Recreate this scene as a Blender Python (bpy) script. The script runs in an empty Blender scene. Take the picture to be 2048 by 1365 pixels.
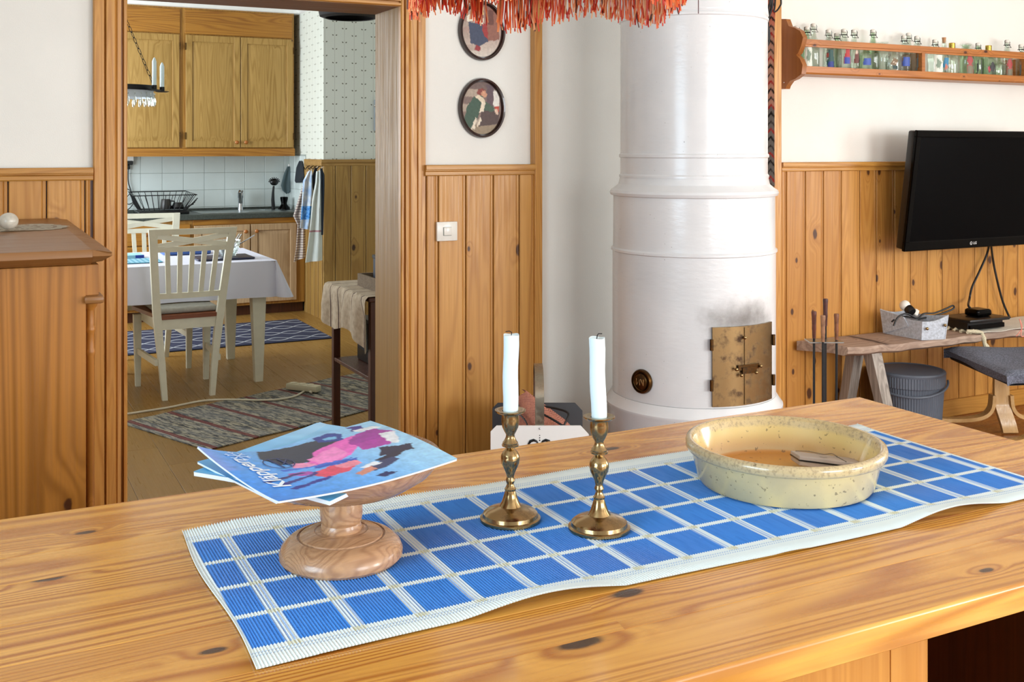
import bpy, bmesh, math, random
from mathutils import Vector, Matrix, noise
random.seed(7)
C = bpy.context.scene.collection
S = bpy.context.scene
PI = math.pi

# ------------------------------------------------------------------ camera, light, exposure
F, CX, HY, EYE = 2128.0, 1024.0, 298.0, 1.45          # focal length in pixels, principal column, horizon row, eye height
YAW = math.radians(27.0); SA, CA = math.sin(YAW), math.cos(YAW)
cd = bpy.data.cameras.new('camera'); cam = bpy.data.objects.new('camera', cd); C.objects.link(cam)
cam.location = (0, 0, EYE); cam.rotation_euler = (PI/2, 0, -YAW)
cd.sensor_width = 36; cd.lens = F/2048*36; cd.shift_y = -(682.5-HY)/2048; cd.clip_start = 0.05
S.camera = cam
S.view_settings.view_transform = 'Standard'; S.view_settings.look = 'None'
S.view_settings.gamma = 1; S.view_settings.use_curve_mapping = False
S.view_settings.exposure = 0.0
w = bpy.data.worlds.new('sky'); S.world = w; w.use_nodes = True
w.node_tree.nodes['Background'].inputs[0].default_value = (0.75, 0.87, 1, 1)
w.node_tree.nodes['Background'].inputs[1].default_value = 1.0

def area(name, loc, aim, sx, sy, power, col):
    l = bpy.data.lights.new(name, 'AREA'); l.shape = 'RECTANGLE'; l.size = sx; l.size_y = sy
    l.energy = power; l.color = col
    o = bpy.data.objects.new(name, l); C.objects.link(o); o.location = loc
    o.rotation_euler = (Vector(aim)-Vector(loc)).to_track_quat('-Z', 'Y').to_euler()
    return o
# daylight through the windows (window openings are built further down at the same places)
area('daylight_front_right', (4.6, -2.30, 1.55), (4.6, 5, 1.55), 1.5, 1.3, 142, (.96, .99, 1))
area('daylight_front_middle', (1.9, -2.30, 1.55), (1.9, 5, 1.55), 1.5, 1.3, 84, (.95, .98, 1))
area('daylight_right', (6.10, 0.9, 1.55), (0, 0.9, 1.55), 1.6, 1.3, 62, (.97, .98, 1))
area('daylight_left', (-1.90, 0.3, 1.60), (5, 0.3, 1.60), 1.7, 1.3, 66, (.62, .83, 1))
area('daylight_kitchen', (-0.9, 8.0, 1.65), (3, 7.9, 1.4), 2.2, 1.5, 150, (.84, .93, 1))

# ------------------------------------------------------------------ picture to place
def dr(px): u = (px-CX)/F; return (SA+CA*u, CA-SA*u)
def atY(px, py, y): dx, dy = dr(px); t = y/dy; return Vector((dx*t, y, EYE+t*(HY-py)/F))
def atX(px, py, x): dx, dy = dr(px); t = x/dx; return Vector((x, dy*t, EYE+t*(HY-py)/F))
def atZ(px, py, z): t = (EYE-z)*F/(py-HY); dx, dy = dr(px); return Vector((dx*t, dy*t, z))
def atD(px, py, d): dx, dy = dr(px); return Vector((dx*d, dy*d, EYE+d*(HY-py)/F))
def XY(px, y): return atY(px, 0, y).x
def pxof(v):
    d = v[0]*SA+v[1]*CA; r = v[0]*CA-v[1]*SA; return (CX+F*r/d, HY+F*(EYE-v[2])/d)

# ------------------------------------------------------------------ materials
def lin(h):
    if isinstance(h, str):
        h = h.lstrip('#'); c = [int(h[i:i+2], 16)/255 for i in (0, 2, 4)]
    else: c = [x/255 for x in h]
    return tuple(x/12.92 if x <= .04045 else ((x+.055)/1.055)**2.4 for x in c)+(1.0,)

class G:
    def __init__(s, name):
        s.m = bpy.data.materials.new(name); s.m.use_nodes = True; s.t = s.m.node_tree
        s.b = s.t.nodes['Principled BSDF']; s.out = s.t.nodes['Material Output']
    def n(s, typ, ins=None, **kw):
        nd = s.t.nodes.new(typ)
        for k, v in kw.items(): setattr(nd, k, v)
        for k, v in (ins or {}).items():
            if isinstance(v, bpy.types.NodeSocket): s.t.links.new(v, nd.inputs[k])
            else: nd.inputs[k].default_value = v
        return nd
    def M(s, op, a, b=0.0, c=None):
        nd = s.n('ShaderNodeMath', {0: a, 1: b}, operation=op)
        if c is not None:
            if isinstance(c, bpy.types.NodeSocket): s.t.links.new(c, nd.inputs[2])
            else: nd.inputs[2].default_value = c
        return nd.outputs[0]
    def step(s, v, a, b, lo=0.0, hi=1.0):
        return s.n('ShaderNodeMapRange', {0: v, 1: a, 2: b, 3: lo, 4: hi}, interpolation_type='SMOOTHSTEP').outputs[0]
    def mix(s, f, a, b, bt='MIX'):
        nd = s.n('ShaderNodeMix', data_type='RGBA', blend_type=bt, clamp_factor=True)
        for i, v in ((0, f), (6, a), (7, b)):
            if isinstance(v, bpy.types.NodeSocket): s.t.links.new(v, nd.inputs[i])
            else: nd.inputs[i].default_value = v
        return nd.outputs[2]
    def obj(s): return s.n('ShaderNodeTexCoord').outputs['Object']
    def sep(s, v):
        o = s.n('ShaderNodeSeparateXYZ', {0: v}).outputs; return o[0], o[1], o[2]
    def scl(s, v, sc, off=(0, 0, 0)):
        return s.n('ShaderNodeMapping', {'Vector': v, 'Scale': sc, 'Location': off}).outputs[0]
    def noise(s, v, scale, det=2.0, rough=.5, dist=0.0):
        return s.n('ShaderNodeTexNoise', {'Vector': v, 'Scale': scale, 'Detail': det, 'Roughness': rough, 'Distortion': dist}).outputs[0]
    def set(s, col=None, rough=None, metal=None, **kw):
        for k, v in (('Base Color', col), ('Roughness', rough), ('Metallic', metal), *kw.items()):
            if v is None: continue
            k = k.replace('_', ' ')
            if isinstance(v, bpy.types.NodeSocket): s.t.links.new(v, s.b.inputs[k])
            else: s.b.inputs[k].default_value = v
        return s
    def bump(s, h, strength=.2, dist=.002):
        nd = s.n('ShaderNodeBump', {'Height': h, 'Strength': strength, 'Distance': dist})
        s.t.links.new(nd.outputs[0], s.b.inputs['Normal'])

def flat(name, h, rough=.5, metal=0.0, var=0.0, vs=30, bump=0, bs=200, **kw):
    g = G(name); c = lin(h)
    if var:
        n = g.noise(g.obj(), vs, 3)
        d = tuple(x*(1-var) for x in c[:3])+(1,); l = tuple(min(1, x*(1+var)) for x in c[:3])+(1,)
        g.set(g.mix(g.step(n, .3, .7), d, l), rough, metal, **kw)
    else: g.set(c, rough, metal, **kw)
    if bump: g.bump(g.noise(g.obj(), bs, 2), bump)
    return g.m

def wood(name, light, mid, dark, axis=2, s=7.0, rings=9.0, along=.07, ks=5.0, kd=.3, kr=.13, rough=.35, ring_amt=.7, var=.35, coat=0.0, flat=1, kl=.55, fc=.28, fine=.35):
    g = G(name)
    o = g.obj(); r = g.n('ShaderNodeObjectInfo').outputs['Random']
    off = g.n('ShaderNodeCombineXYZ', {0: g.M('MULTIPLY', r, 13.7), 1: g.M('MULTIPLY', r, 29.3), 2: g.M('MULTIPLY', r, 47.1)}).outputs[0]
    p = g.n('ShaderNodeVectorMath', {0: o, 1: off}, operation='ADD').outputs[0]
    sc = [1, 1, 1]; sc[axis] = along
    q = g.scl(p, tuple(sc))
    kk = [1, 1, 1]; kk[axis] = kl
    if flat is not None: kk[flat] = 0
    if flat is None:
        v = g.n('ShaderNodeTexVoronoi', {'Vector': g.scl(p, tuple(kk)), 'Scale': ks, 'Randomness': .9})
    else:
        c3 = g.sep(g.scl(p, tuple(1 if k == 0 else k for k in kk))); a2 = [c3[i] for i in range(3) if i != flat]
        v = g.n('ShaderNodeTexVoronoi', {'Vector': g.n('ShaderNodeCombineXYZ', {0: a2[0], 1: a2[1]}).outputs[0], 'Scale': ks, 'Randomness': .9}, voronoi_dimensions='2D')
    d = v.outputs['Distance']; gate = g.M('LESS_THAN', g.sep(v.outputs['Color'])[0], kd)
    kr_ = g.M('ADD', .35, g.M('MULTIPLY', g.sep(v.outputs['Color'])[1], .9))
    d = g.M('DIVIDE', d, kr_); d2 = g.M('ADD', d, g.M('MULTIPLY', g.M('SUBTRACT', g.noise(p, 40, 2), .5), .05))
    infl = g.M('MULTIPLY', g.step(d, .0, .42, 1, 0), gate)
    knot = g.M('MULTIPLY', g.step(d2, kr*.55, kr, 1, 0), gate)
    halo = g.M('MULTIPLY', g.step(d2, kr*.8, kr*2.2, 1, 0), gate)
    n1 = g.noise(q, s, 1.5, .45)
    ph = g.M('ADD', g.M('MULTIPLY', n1, rings), g.M('MULTIPLY', infl, 1.6))
    ring = g.M('POWER', g.M('ADD', g.M('MULTIPLY', g.M('SINE', g.M('MULTIPLY', ph, 6.283)), .5), .5), 2.2)
    ring2 = g.M('POWER', g.M('ADD', g.M('MULTIPLY', g.M('SINE', g.M('MULTIPLY', ph, 6.283*3.0)), .5), .5), 1.6)
    ring2 = g.M('MULTIPLY', ring2, g.step(g.noise(q, s*1.3, 1), .42, .6, 0, fine))
    sf = [1, 1, 1]; sf[axis] = .02
    fib = g.noise(g.scl(p, tuple(sf)), 160, 2)
    amt = g.M('MULTIPLY', ring, g.step(g.noise(q, s*.6, 1), .3, .75, ring_amt*.6, ring_amt))
    amt = g.M('MAXIMUM', amt, ring2)
    col = g.mix(amt, lin(light), lin(mid))
    col = g.mix(g.M('MULTIPLY', g.step(fib, .35, .75), fc), col, lin(mid))
    tone = g.n('ShaderNodeTexWhiteNoise', {1: r}, noise_dimensions='1D').outputs[0]
    col = g.mix(g.M('MULTIPLY', tone, var), col, lin(mid))
    col = g.mix(g.M('MULTIPLY', halo, .45), col, lin(mid))
    dk = lin(dark)
    col = g.mix(g.M('MULTIPLY', knot, .93), col, dk)
    g.set(col, g.step(fib, .3, .7, rough*.85, min(1, rough*1.25)))
    if coat: g.set(Coat_Weight=coat, Coat_Roughness=.12)
    g.bump(g.M('ADD', fib, g.M('MULTIPLY', ring, .6)), .12, .0006)
    return g.m

def thin_glass(name, tint='#e8efe9', a=.06, b=.55, rough=.03):
    g = G(name)
    tr = g.n('ShaderNodeBsdfTransparent', {0: lin(tint)}); gl = g.n('ShaderNodeBsdfGlossy', {0: (1, 1, 1, 1), 'Roughness': rough})
    f = g.n('ShaderNodeLayerWeight', {0: .35}).outputs['Facing']
    mx = g.n('ShaderNodeMixShader', {0: g.step(f, .1, 1.0, a, b), 1: tr.outputs[0], 2: gl.outputs[0]})
    g.t.links.new(mx.outputs[0], g.out.inputs[0]); return g.m

M = {}
WP = dict(light='#d09a58', mid='#a8692f', dark='#4a2411')
M['board'] = wood('pine_board', '#d0984c', '#a46a28', '#42200e', 2, 7, 15, .06, 6.5, .42, .12, .38, .7, .5)
M['board_x'] = wood('pine_board_lying', '#cf9848', '#a06824', '#42200e', 0, 12, 12, .05, 4.2, .1, .08, .38, .7, .4)
M['casing'] = wood('pine_casing', '#d39c50', '#a66826', '#42200e', 2, 13, 16, .05, 4.2, .08, .06, .36, .85, .2)
M['casing_x'] = wood('pine_casing_lying', '#d39c50', '#a66826', '#42200e', 0, 13, 16, .05, 4.2, .08, .06, .36, .85, .2)
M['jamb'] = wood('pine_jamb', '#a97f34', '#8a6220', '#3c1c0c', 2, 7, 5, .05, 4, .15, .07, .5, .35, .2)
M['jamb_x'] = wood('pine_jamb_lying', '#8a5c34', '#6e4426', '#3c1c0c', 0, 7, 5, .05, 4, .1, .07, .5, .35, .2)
M['kboard'] = wood('kitchen_pine_board', '#a88444', '#7c5826', '#331a0c', 2, 8, 10, .06, 6.0, .32, .11, .5, .6, .4)
M['kboard_x'] = wood('kitchen_pine_rail', '#b08a4c', '#7c5828', '#3a1e0e', 0, 9, 7, .06, 4.5, .2, .1, .5, .6, .3)
M['kcab'] = wood('oak_cabinet_frame', '#b47e2e', '#804c12', '#4a2810', 0, 8, 14, .06, 3, .05, .06, .4, .85, .3)
M['kcabz'] = wood('oak_cabinet_stile', '#b5853a', '#8a5a1e', '#4a2810', 2, 12, 8, .06, 3, .05, .08, .4, .7, .3)
M['kdoor'] = wood('limed_oak_door', '#b28e4e', '#8a6628', '#5a4020', 2, 8, 16, .07, 3, .04, .06, .5, .75, .2)
M['kdoorL'] = wood('limed_oak_low_door', '#c0a27c', '#957450', '#5a4020', 2, 10, 9, .07, 3, .04, .08, .5, .55, .2)
M['table'] = wood('varnished_pine_top', '#eaae4e', '#a86018', '#2c1206', 0, 5.5, 30, .05, 8.5, .36, .125, .24, 1.0, .25, coat=.15, fine=.7, flat=2, kl=.42)
M['table_z'] = wood('varnished_pine_panel', '#d59a48', '#b07028', '#3e1c0a', 2, 8, 9, .07, 5, .2, .07, .4, .4, .3)
M['table_edge'] = wood('varnished_pine_edge', '#e6ac52', '#a8641c', '#2c1206', 0, 7, 26, .08, 7, .1, .08, .28, 1.0, .2, coat=.1, fine=.4, flat=1)
M['plate_grey'] = flat('dark_grey_sheet', '#43464a', .5)
M['dish'] = wood('turned_pine', '#be936c', '#8a5f42', '#5a3418', 0, 13, 34, .3, 6, .1, .05, .28, .8, .1, coat=.3, flat=None)
M['chest'] = wood('brown_pine_chest', '#b0722c', '#845014', '#421e0a', 2, 5, 17, .05, 5, .14, .06, .4, .85, .1)
M['chest_top'] = wood('brown_pine_top', '#8f6236', '#7a4f28', '#40200e', 0, 5, 4, .06, 3, .05, .05, .38, .3, .1, flat=2)
M['grey_wood'] = wood('weathered_wood', '#b8a08c', '#80685a', '#3a2a22', 0, 12, 9, .06, 6, .2, .09, .8, .8, .2)
M['grey_wood_z'] = wood('weathered_wood_leg', '#b6ada2', '#7c746c', '#3a322c', 2, 14, 9, .06, 6, .1, .09, .85, .8, .2)
M['birch'] = wood('bent_birch', '#d2a566', '#b4854a', '#7a5226', 2, 12, 6, .06, 4, .0, .05, .3, .4, .2)
M['birch_x'] = wood('bent_birch_runner', '#d2a566', '#b4854a', '#7a5226', 0, 12, 6, .06, 4, .0, .05, .3, .4, .2)
M['shelf'] = wood('shelf_pine', '#b87434', '#8a4c1a', '#3e1a0a', 0, 12, 9, .06, 12, .25, .10, .35, .6, .2)
M['bracket'] = wood('shelf_bracket_pine', '#a86c34', '#8a5022', '#3e1a0a', 2, 10, 4, .06, 6, .1, .08, .4, .4, .2)
M['floor'] = wood('living_floor_board', '#a0602a', '#7a3c14', '#3a180a', 0, 8, 7, .06, 3, .15, .08, .28, .6, .5)
M['kfloor'] = wood('kitchen_floor_board', '#9c763c', '#82602c', '#6a4420', 1, 5, 3, .08, 3, .0, .06, .32, .3, .5, flat=2, fc=.07, fine=0)
M['dark_wood'] = wood('dark_stained_wood', '#52280f', '#331408', '#1c0a04', 2, 12, 6, .06, 5, .05, .06, .4, .5, .2)
M['crate_wood'] = wood('dusty_crate_wood', '#7c6850', '#5c4a36', '#3a2a1c', 0, 12, 6, .06, 5, .1, .06, .8, .5, .2)
M['handle_wood'] = wood('ash_handle', '#8a5230', '#5c2e18', '#33180a', 2, 30, 6, .2, 9, .0, .06, .5, .6, .5)

M['plaster'] = flat('white_wallpaper', '#edebe3', .9, bump=.25, bs=260, var=.02, vs=3)
M['plasterL'] = flat('off_white_wallpaper', '#e3e0d8', .9, bump=.3, bs=240, var=.02, vs=3)
M['ceil'] = flat('ceiling_white', '#eeeae2', .9)
M['white'] = flat('white_gloss_paint', '#eeeeea', .35)
M['chairpaint'] = flat('white_chair_paint', '#e6e2cc', .4, var=.03, vs=20)
M['black'] = flat('black_iron', '#0c0c0e', .45, .3)
M['blackp'] = flat('black_plastic', '#08080a', .35)
M['gloss'] = flat('black_gloss', '#010101', .15, Specular_IOR_Level=.1)
M['screen'] = flat('screen_glass', '#010102', .35, Specular_IOR_Level=.05)
M['chrome'] = flat('chrome', '#c9ccd0', .15, 1.0)
M['steel'] = flat('brushed_steel', '#9aa09f', .3, 1.0, var=.1, vs=60)
M['counter'] = flat('dark_grey_counter', '#3f4540', .35, var=.25, vs=60)
M['brass_d'] = None
M['tile'] = flat('white_glazed_tile', '#cfd8d5', .15, var=.02, vs=8)
M['grout'] = flat('grey_grout', '#9ba29c', .9)
M['cableb'] = flat('black_cable', '#0b0a0b', .5)
M['cablew'] = flat('white_cable', '#d9cfb6', .5)
M['candle'] = flat('white_wax', '#e0f1f4', .45, Subsurface_Weight=.25, Subsurface_Radius=(.02, .02, .02))
M['wick'] = flat('burnt_wick', '#140f0d', .9)
M['porcelain'] = flat('switch_porcelain', '#e9e5da', .25)
M['felt'] = flat('grey_felt', '#bcc2ca', .95, var=.16, vs=90, bump=.5, bs=300)
M['linen'] = flat('white_linen', '#dcdcea', .85, bump=.2, bs=500)
M['bucket'] = flat('grey_plastic_bucket', '#5c6470', .42)
M['greyfab'] = flat('grey_tweed', '#666c7a', .95, var=.45, vs=160, bump=.8, bs=220)
M['glass'] = thin_glass('clear_bottle_glass', '#f4f8f4')
M['glassg'] = thin_glass('green_tinted_glass', '#e6efe4')
M['pane'] = thin_glass('window_pane', '#f4f8f8', .04, .4)
M['crystal'] = thin_glass('crystal', '#f2f6f4', .35, .9)

def brass(name, base, dark, amt, rough, sc=40):
    g = G(name); n = g.noise(g.obj(), sc, 5, .65); n2 = g.noise(g.obj(), sc*.2, 2)
    f = g.M('MULTIPLY', g.step(g.M('ADD', g.M('MULTIPLY', n, .7), g.M('MULTIPLY', n2, .3)), .46, .66), amt)
    g.set(g.mix(f, lin(base), lin(dark)), g.M('ADD', g.M('MULTIPLY', f, .35), rough), 1.0)
    g.set(Metallic=g.M('SUBTRACT', 1.0, g.M('MULTIPLY', f, .35)))
    g.bump(n, .25, .001); return g.m
M['brass'] = brass('aged_brass', '#a58c62', '#4a3826', .45, .17, 40)
M['brass_door'] = brass('stained_brass_door', '#8c7450', '#4a3424', 1.0, .34, 24)
M['brass_vent'] = brass('dark_brass', '#5c4224', '#241608', .8, .3, 80)
M['brass_cap'] = brass('bottle_cap_brass', '#b99a4a', '#6a5020', .2, .25, 60)
M['brass_strap'] = brass('steel_strap', '#b3ab98', '#6a5c44', .5, .3, 25)

# white painted stove with soot above its doors and a few chips
def stove_mat(soot):
    g = G('white_stove_paint'); o = g.obj(); x, y, z = g.sep(o)
    n = g.noise(o, 14, 4, .6); chip = g.step(g.noise(o, 90, 2), .74, .78)
    dx = g.M('SUBTRACT', x, soot[0]); dy = g.M('SUBTRACT', y, soot[1]); dz = g.M('SUBTRACT', z, soot[2])
    d = g.M('SQRT', g.M('ADD', g.M('ADD', g.M('MULTIPLY', g.M('MULTIPLY', dx, dx), .45), g.M('MULTIPLY', dy, dy)), g.M('MULTIPLY', g.M('MULTIPLY', dz, dz), 2.2)))
    f = g.M('MULTIPLY', g.step(g.M('ADD', d, g.M('MULTIPLY', g.M('SUBTRACT', n, .5), .12)), .0, .17, 1, 0), .8)
    c = g.mix(g.step(g.noise(o, 5, 3), .3, .7), lin('#dcdedf'), lin('#e4e5e5'))
    c = g.mix(f, c, lin('#4c443c')); c = g.mix(g.M('MULTIPLY', chip, .5), c, lin('#6a6660'))
    g.set(c, .22); g.bump(g.noise(g.scl(o, (1, 1, 3)), 20, 3), .25, .003); return g.m

def runner_mat():
    g = G('woven_runner'); o = g.obj(); x, y, z = g.sep(o)
    L, W_ = 1.30, .445
    def band(v, period, off, w0, soft=.0006):
        t = g.M('ABSOLUTE', g.M('SUBTRACT', g.M('FRACT', g.M('ADD', g.M('DIVIDE', g.M('SUBTRACT', v, off), period), .5)), .5))
        return g.step(g.M('MULTIPLY', t, period), w0-soft, w0+soft, 1, 0)
    px = .0762
    cross = band(x, px, .053, .0082)
    fine = band(g.M('SUBTRACT', x, .053), .0050, .0026, .0009)          # thin blue threads inside the cross bands
    cross = g.M('MULTIPLY', cross, g.M('SUBTRACT', 1.0, g.M('MULTIPLY', fine, .65)))
    long_ = g.step(g.M('ABSOLUTE', g.M('SUBTRACT', g.M('FRACT', g.M('ADD', g.M('DIVIDE', g.M('SUBTRACT', y, W_/2), .0905), .5)), .5)), .055, .062, 1, 0)
    ed = g.M('MINIMUM', y, g.M('SUBTRACT', W_, y)); border = g.step(ed, .037, .038, 1, 0)
    lines = g.M('MAXIMUM', band(ed, 10, .034, .001), band(ed, 10, .027, .0008))
    edx = g.M('MINIMUM', x, g.M('SUBTRACT', L, x))
    sel = g.step(edx, .006, .008, 1, 0)
    nn = g.noise(g.scl(o, (1, .08, 1)), 230, 2); n2 = g.noise(o, 3.2, 2)
    blue = g.mix(g.step(n2, .35, .7), lin('#4a98ea'), lin('#628ed6'))
    blue = g.mix(g.M('MULTIPLY', g.step(nn, .4, .75), .5), blue, lin('#3a80d4'))
    slub = g.step(g.noise(g.scl(o, (1, .35, 1)), 110, 3), .7, .78)
    blue = g.mix(g.M('MULTIPLY', slub, .4), blue, lin('#9dc0ee'))
    pale = g.mix(g.M('MULTIPLY', long_, cross), lin('#eff8f6'), lin('#dcdcc0'))
    f = g.M('MAXIMUM', g.M('MAXIMUM', cross, long_), g.M('MAXIMUM', border, sel))
    col = g.mix(f, blue, pale); col = g.mix(g.M('MULTIPLY', lines, .55), col, lin('#6f9fd8'))
    g.set(col, .85); g.bump(g.noise(g.scl(o, (1, 1, 1)), 900, 1), .3, .0008); return g.m
M['runner'] = runner_mat()

def bowl_mat():
    g = G('yellow_glazed_stoneware'); o = g.obj()
    sp = g.step(g.noise(o, 100, 3, .6), .63, .68); n = g.noise(o, 16, 4, .6)
    x, y, z = g.sep(o); rimf = g.step(z, .052, .06)
    sp2 = g.step(g.noise(o, 170, 4, .7), .47, .62)
    c = g.mix(g.step(n, .3, .7), lin('#d2bf8c'), lin('#c6b488'))
    ins = g.mix(g.step(z, .012, .05), lin('#c9893a'), lin('#dcc07a'))
    rr = g.M('SQRT', g.M('ADD', g.M('MULTIPLY', x, x), g.M('MULTIPLY', y, y)))
    inner = g.step(g.M('SUBTRACT', rr, g.M('MULTIPLY', z, .42)), .122, .128, 1, 0)
    c = g.mix(inner, c, ins)
    c = g.mix(g.M('MULTIPLY', rimf, .6), c, lin('#bda882'))
    c = g.mix(g.M('MULTIPLY', g.M('MULTIPLY', sp2, rimf), .5), c, lin('#857558'))
    c = g.mix(g.M('MULTIPLY', sp, .6), c, lin('#544630'))
    g.set(c, .2, Coat_Weight=.5, Coat_Roughness=.08); g.bump(n, .12, .002); return g.m
M['bowl'] = bowl_mat()

def wallpaper_mat():
    g = G('leaf_wallpaper'); o = g.obj(); x, y, z = g.sep(o)
    u = g.M('SUBTRACT', x, y); P = .0865; Q = .118
    cu = g.M('DIVIDE', u, P); iu = g.M('FLOOR', cu); fu = g.M('MULTIPLY', g.M('SUBTRACT', g.M('FRACT', cu), .5), P)
    par = g.M('FRACT', g.M('MULTIPLY', iu, .5))
    fv = g.M('MULTIPLY', g.M('SUBTRACT', g.M('FRACT', g.M('ADD', g.M('DIVIDE', z, Q), par)), .5), Q)
    line = g.step(g.M('ABSOLUTE', fu), .0012, .002, 1, 0)
    au = g.M('ABSOLUTE', fu)
    a = g.M('SUBTRACT', au, .0155); b = g.M('SUBTRACT', fv, g.M('MULTIPLY', au, .3))
    leaf = g.step(g.M('SQRT', g.M('ADD', g.M('MULTIPLY', a, a), g.M('MULTIPLY', g.M('MULTIPLY', b, b), 1.6))), .0062, .0078, 1, 0)
    c = g.mix(g.M('MULTIPLY', line, .55), lin('#d3d6cc'), lin('#9a948a'))
    c = g.mix(g.M('MULTIPLY', leaf, .9), c, lin('#55523f'))
    g.set(c, .85); return g.m
M['wallpaper'] = wallpaper_mat()

def rag_mat():
    g = G('rag_rug'); o = g.obj(); x, y, z = g.sep(o)
    n = g.noise(g.scl(o, (1, .16, 1)), 90, 3, .7); n2 = g.noise(g.scl(o, (1, .1, 1)), 25, 2)
    c = g.mix(g.step(n, .42, .60), lin('#3c3c3c'), lin('#aaa088')); c = g.mix(g.M('MULTIPLY', g.step(n2, .35, .65), .35), c, lin('#8d8f92'))
    t = g.M('FRACT', g.M('DIVIDE', g.M('ADD', x, .08), .245)); d = g.M('ABSOLUTE', g.M('SUBTRACT', t, .5))
    red = g.step(d, .05, .06, 1, 0); gap = g.step(d, .012, .02, 1, 0)
    c = g.mix(g.M('MULTIPLY', red, g.M('SUBTRACT', 1.0, g.M('MULTIPLY', gap, .25))), c, lin('#6c2e2c'))
    g.set(c, .95); g.bump(n, .6, .004); return g.m
M['rag'] = rag_mat()
def trellis_mat():
    g = G('navy_trellis_rug'); o = g.obj(); x, y, z = g.sep(o)
    Pq, Q = .25, .34
    cs = g.M('MULTIPLY', g.M('COSINE', g.M('MULTIPLY', x, 2*PI/Q)), Pq*.25)
    def fam(sg):
        t = g.M('FRACT', g.M('DIVIDE', g.M('ADD', y, g.M('MULTIPLY', cs, sg)), Pq)) if sg > 0 else g.M('FRACT', g.M('ADD', g.M('DIVIDE', g.M('SUBTRACT', y, cs), Pq), .5*0))
        return g.step(g.M('ABSOLUTE', g.M('SUBTRACT', t, .5)), .03, .045, 1, 0)
    f = g.M('MAXIMUM', fam(1), fam(-1))
    c = g.mix(g.noise(o, 6, 2), lin('#1f2644'), lin('#2b3048'))
    g.set(g.mix(g.M('MULTIPLY', f, .85), c, lin('#b5b8bd')), .9); return g.m
M['trellis'] = trellis_mat()
def stripes(name, base, cols, axis=0, rough=.9):
    """cols: list of (period, offset, halfwidth, hex) stripes across the given object axis"""
    g = G(name); o = g.obj(); xyz = g.sep(o); c = lin(base)
    first = True
    for a, period, off, hw, hx in cols:
        v = xyz[a]
        t = g.M('ABSOLUTE', g.M('SUBTRACT', g.M('FRACT', g.M('ADD', g.M('DIVIDE', g.M('SUBTRACT', v, off), period), .5)), .5))
        f = g.step(g.M('MULTIPLY', t, period), hw*.8, hw*1.2, 1, 0)
        c = g.mix(f, c, lin(hx))
    g.set(c, rough); return g.m
def attr_mat(name, rough=.5, coat=0.0, spec=.5):
    g = G(name); a = g.n('ShaderNodeAttribute', attribute_name='Col').outputs[0]
    g.set(a, rough); g.b.inputs['Coat Weight'].default_value = coat; g.b.inputs['Coat Roughness'].default_value = .1
    return g.m
M['print'] = attr_mat('printed_cover', .38, .05)
M['painting'] = attr_mat('printed_picture', .6)
M['fringe'] = attr_mat('silk_fringe', .55)
M['decal'] = attr_mat('bottle_decal', .5)

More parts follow.
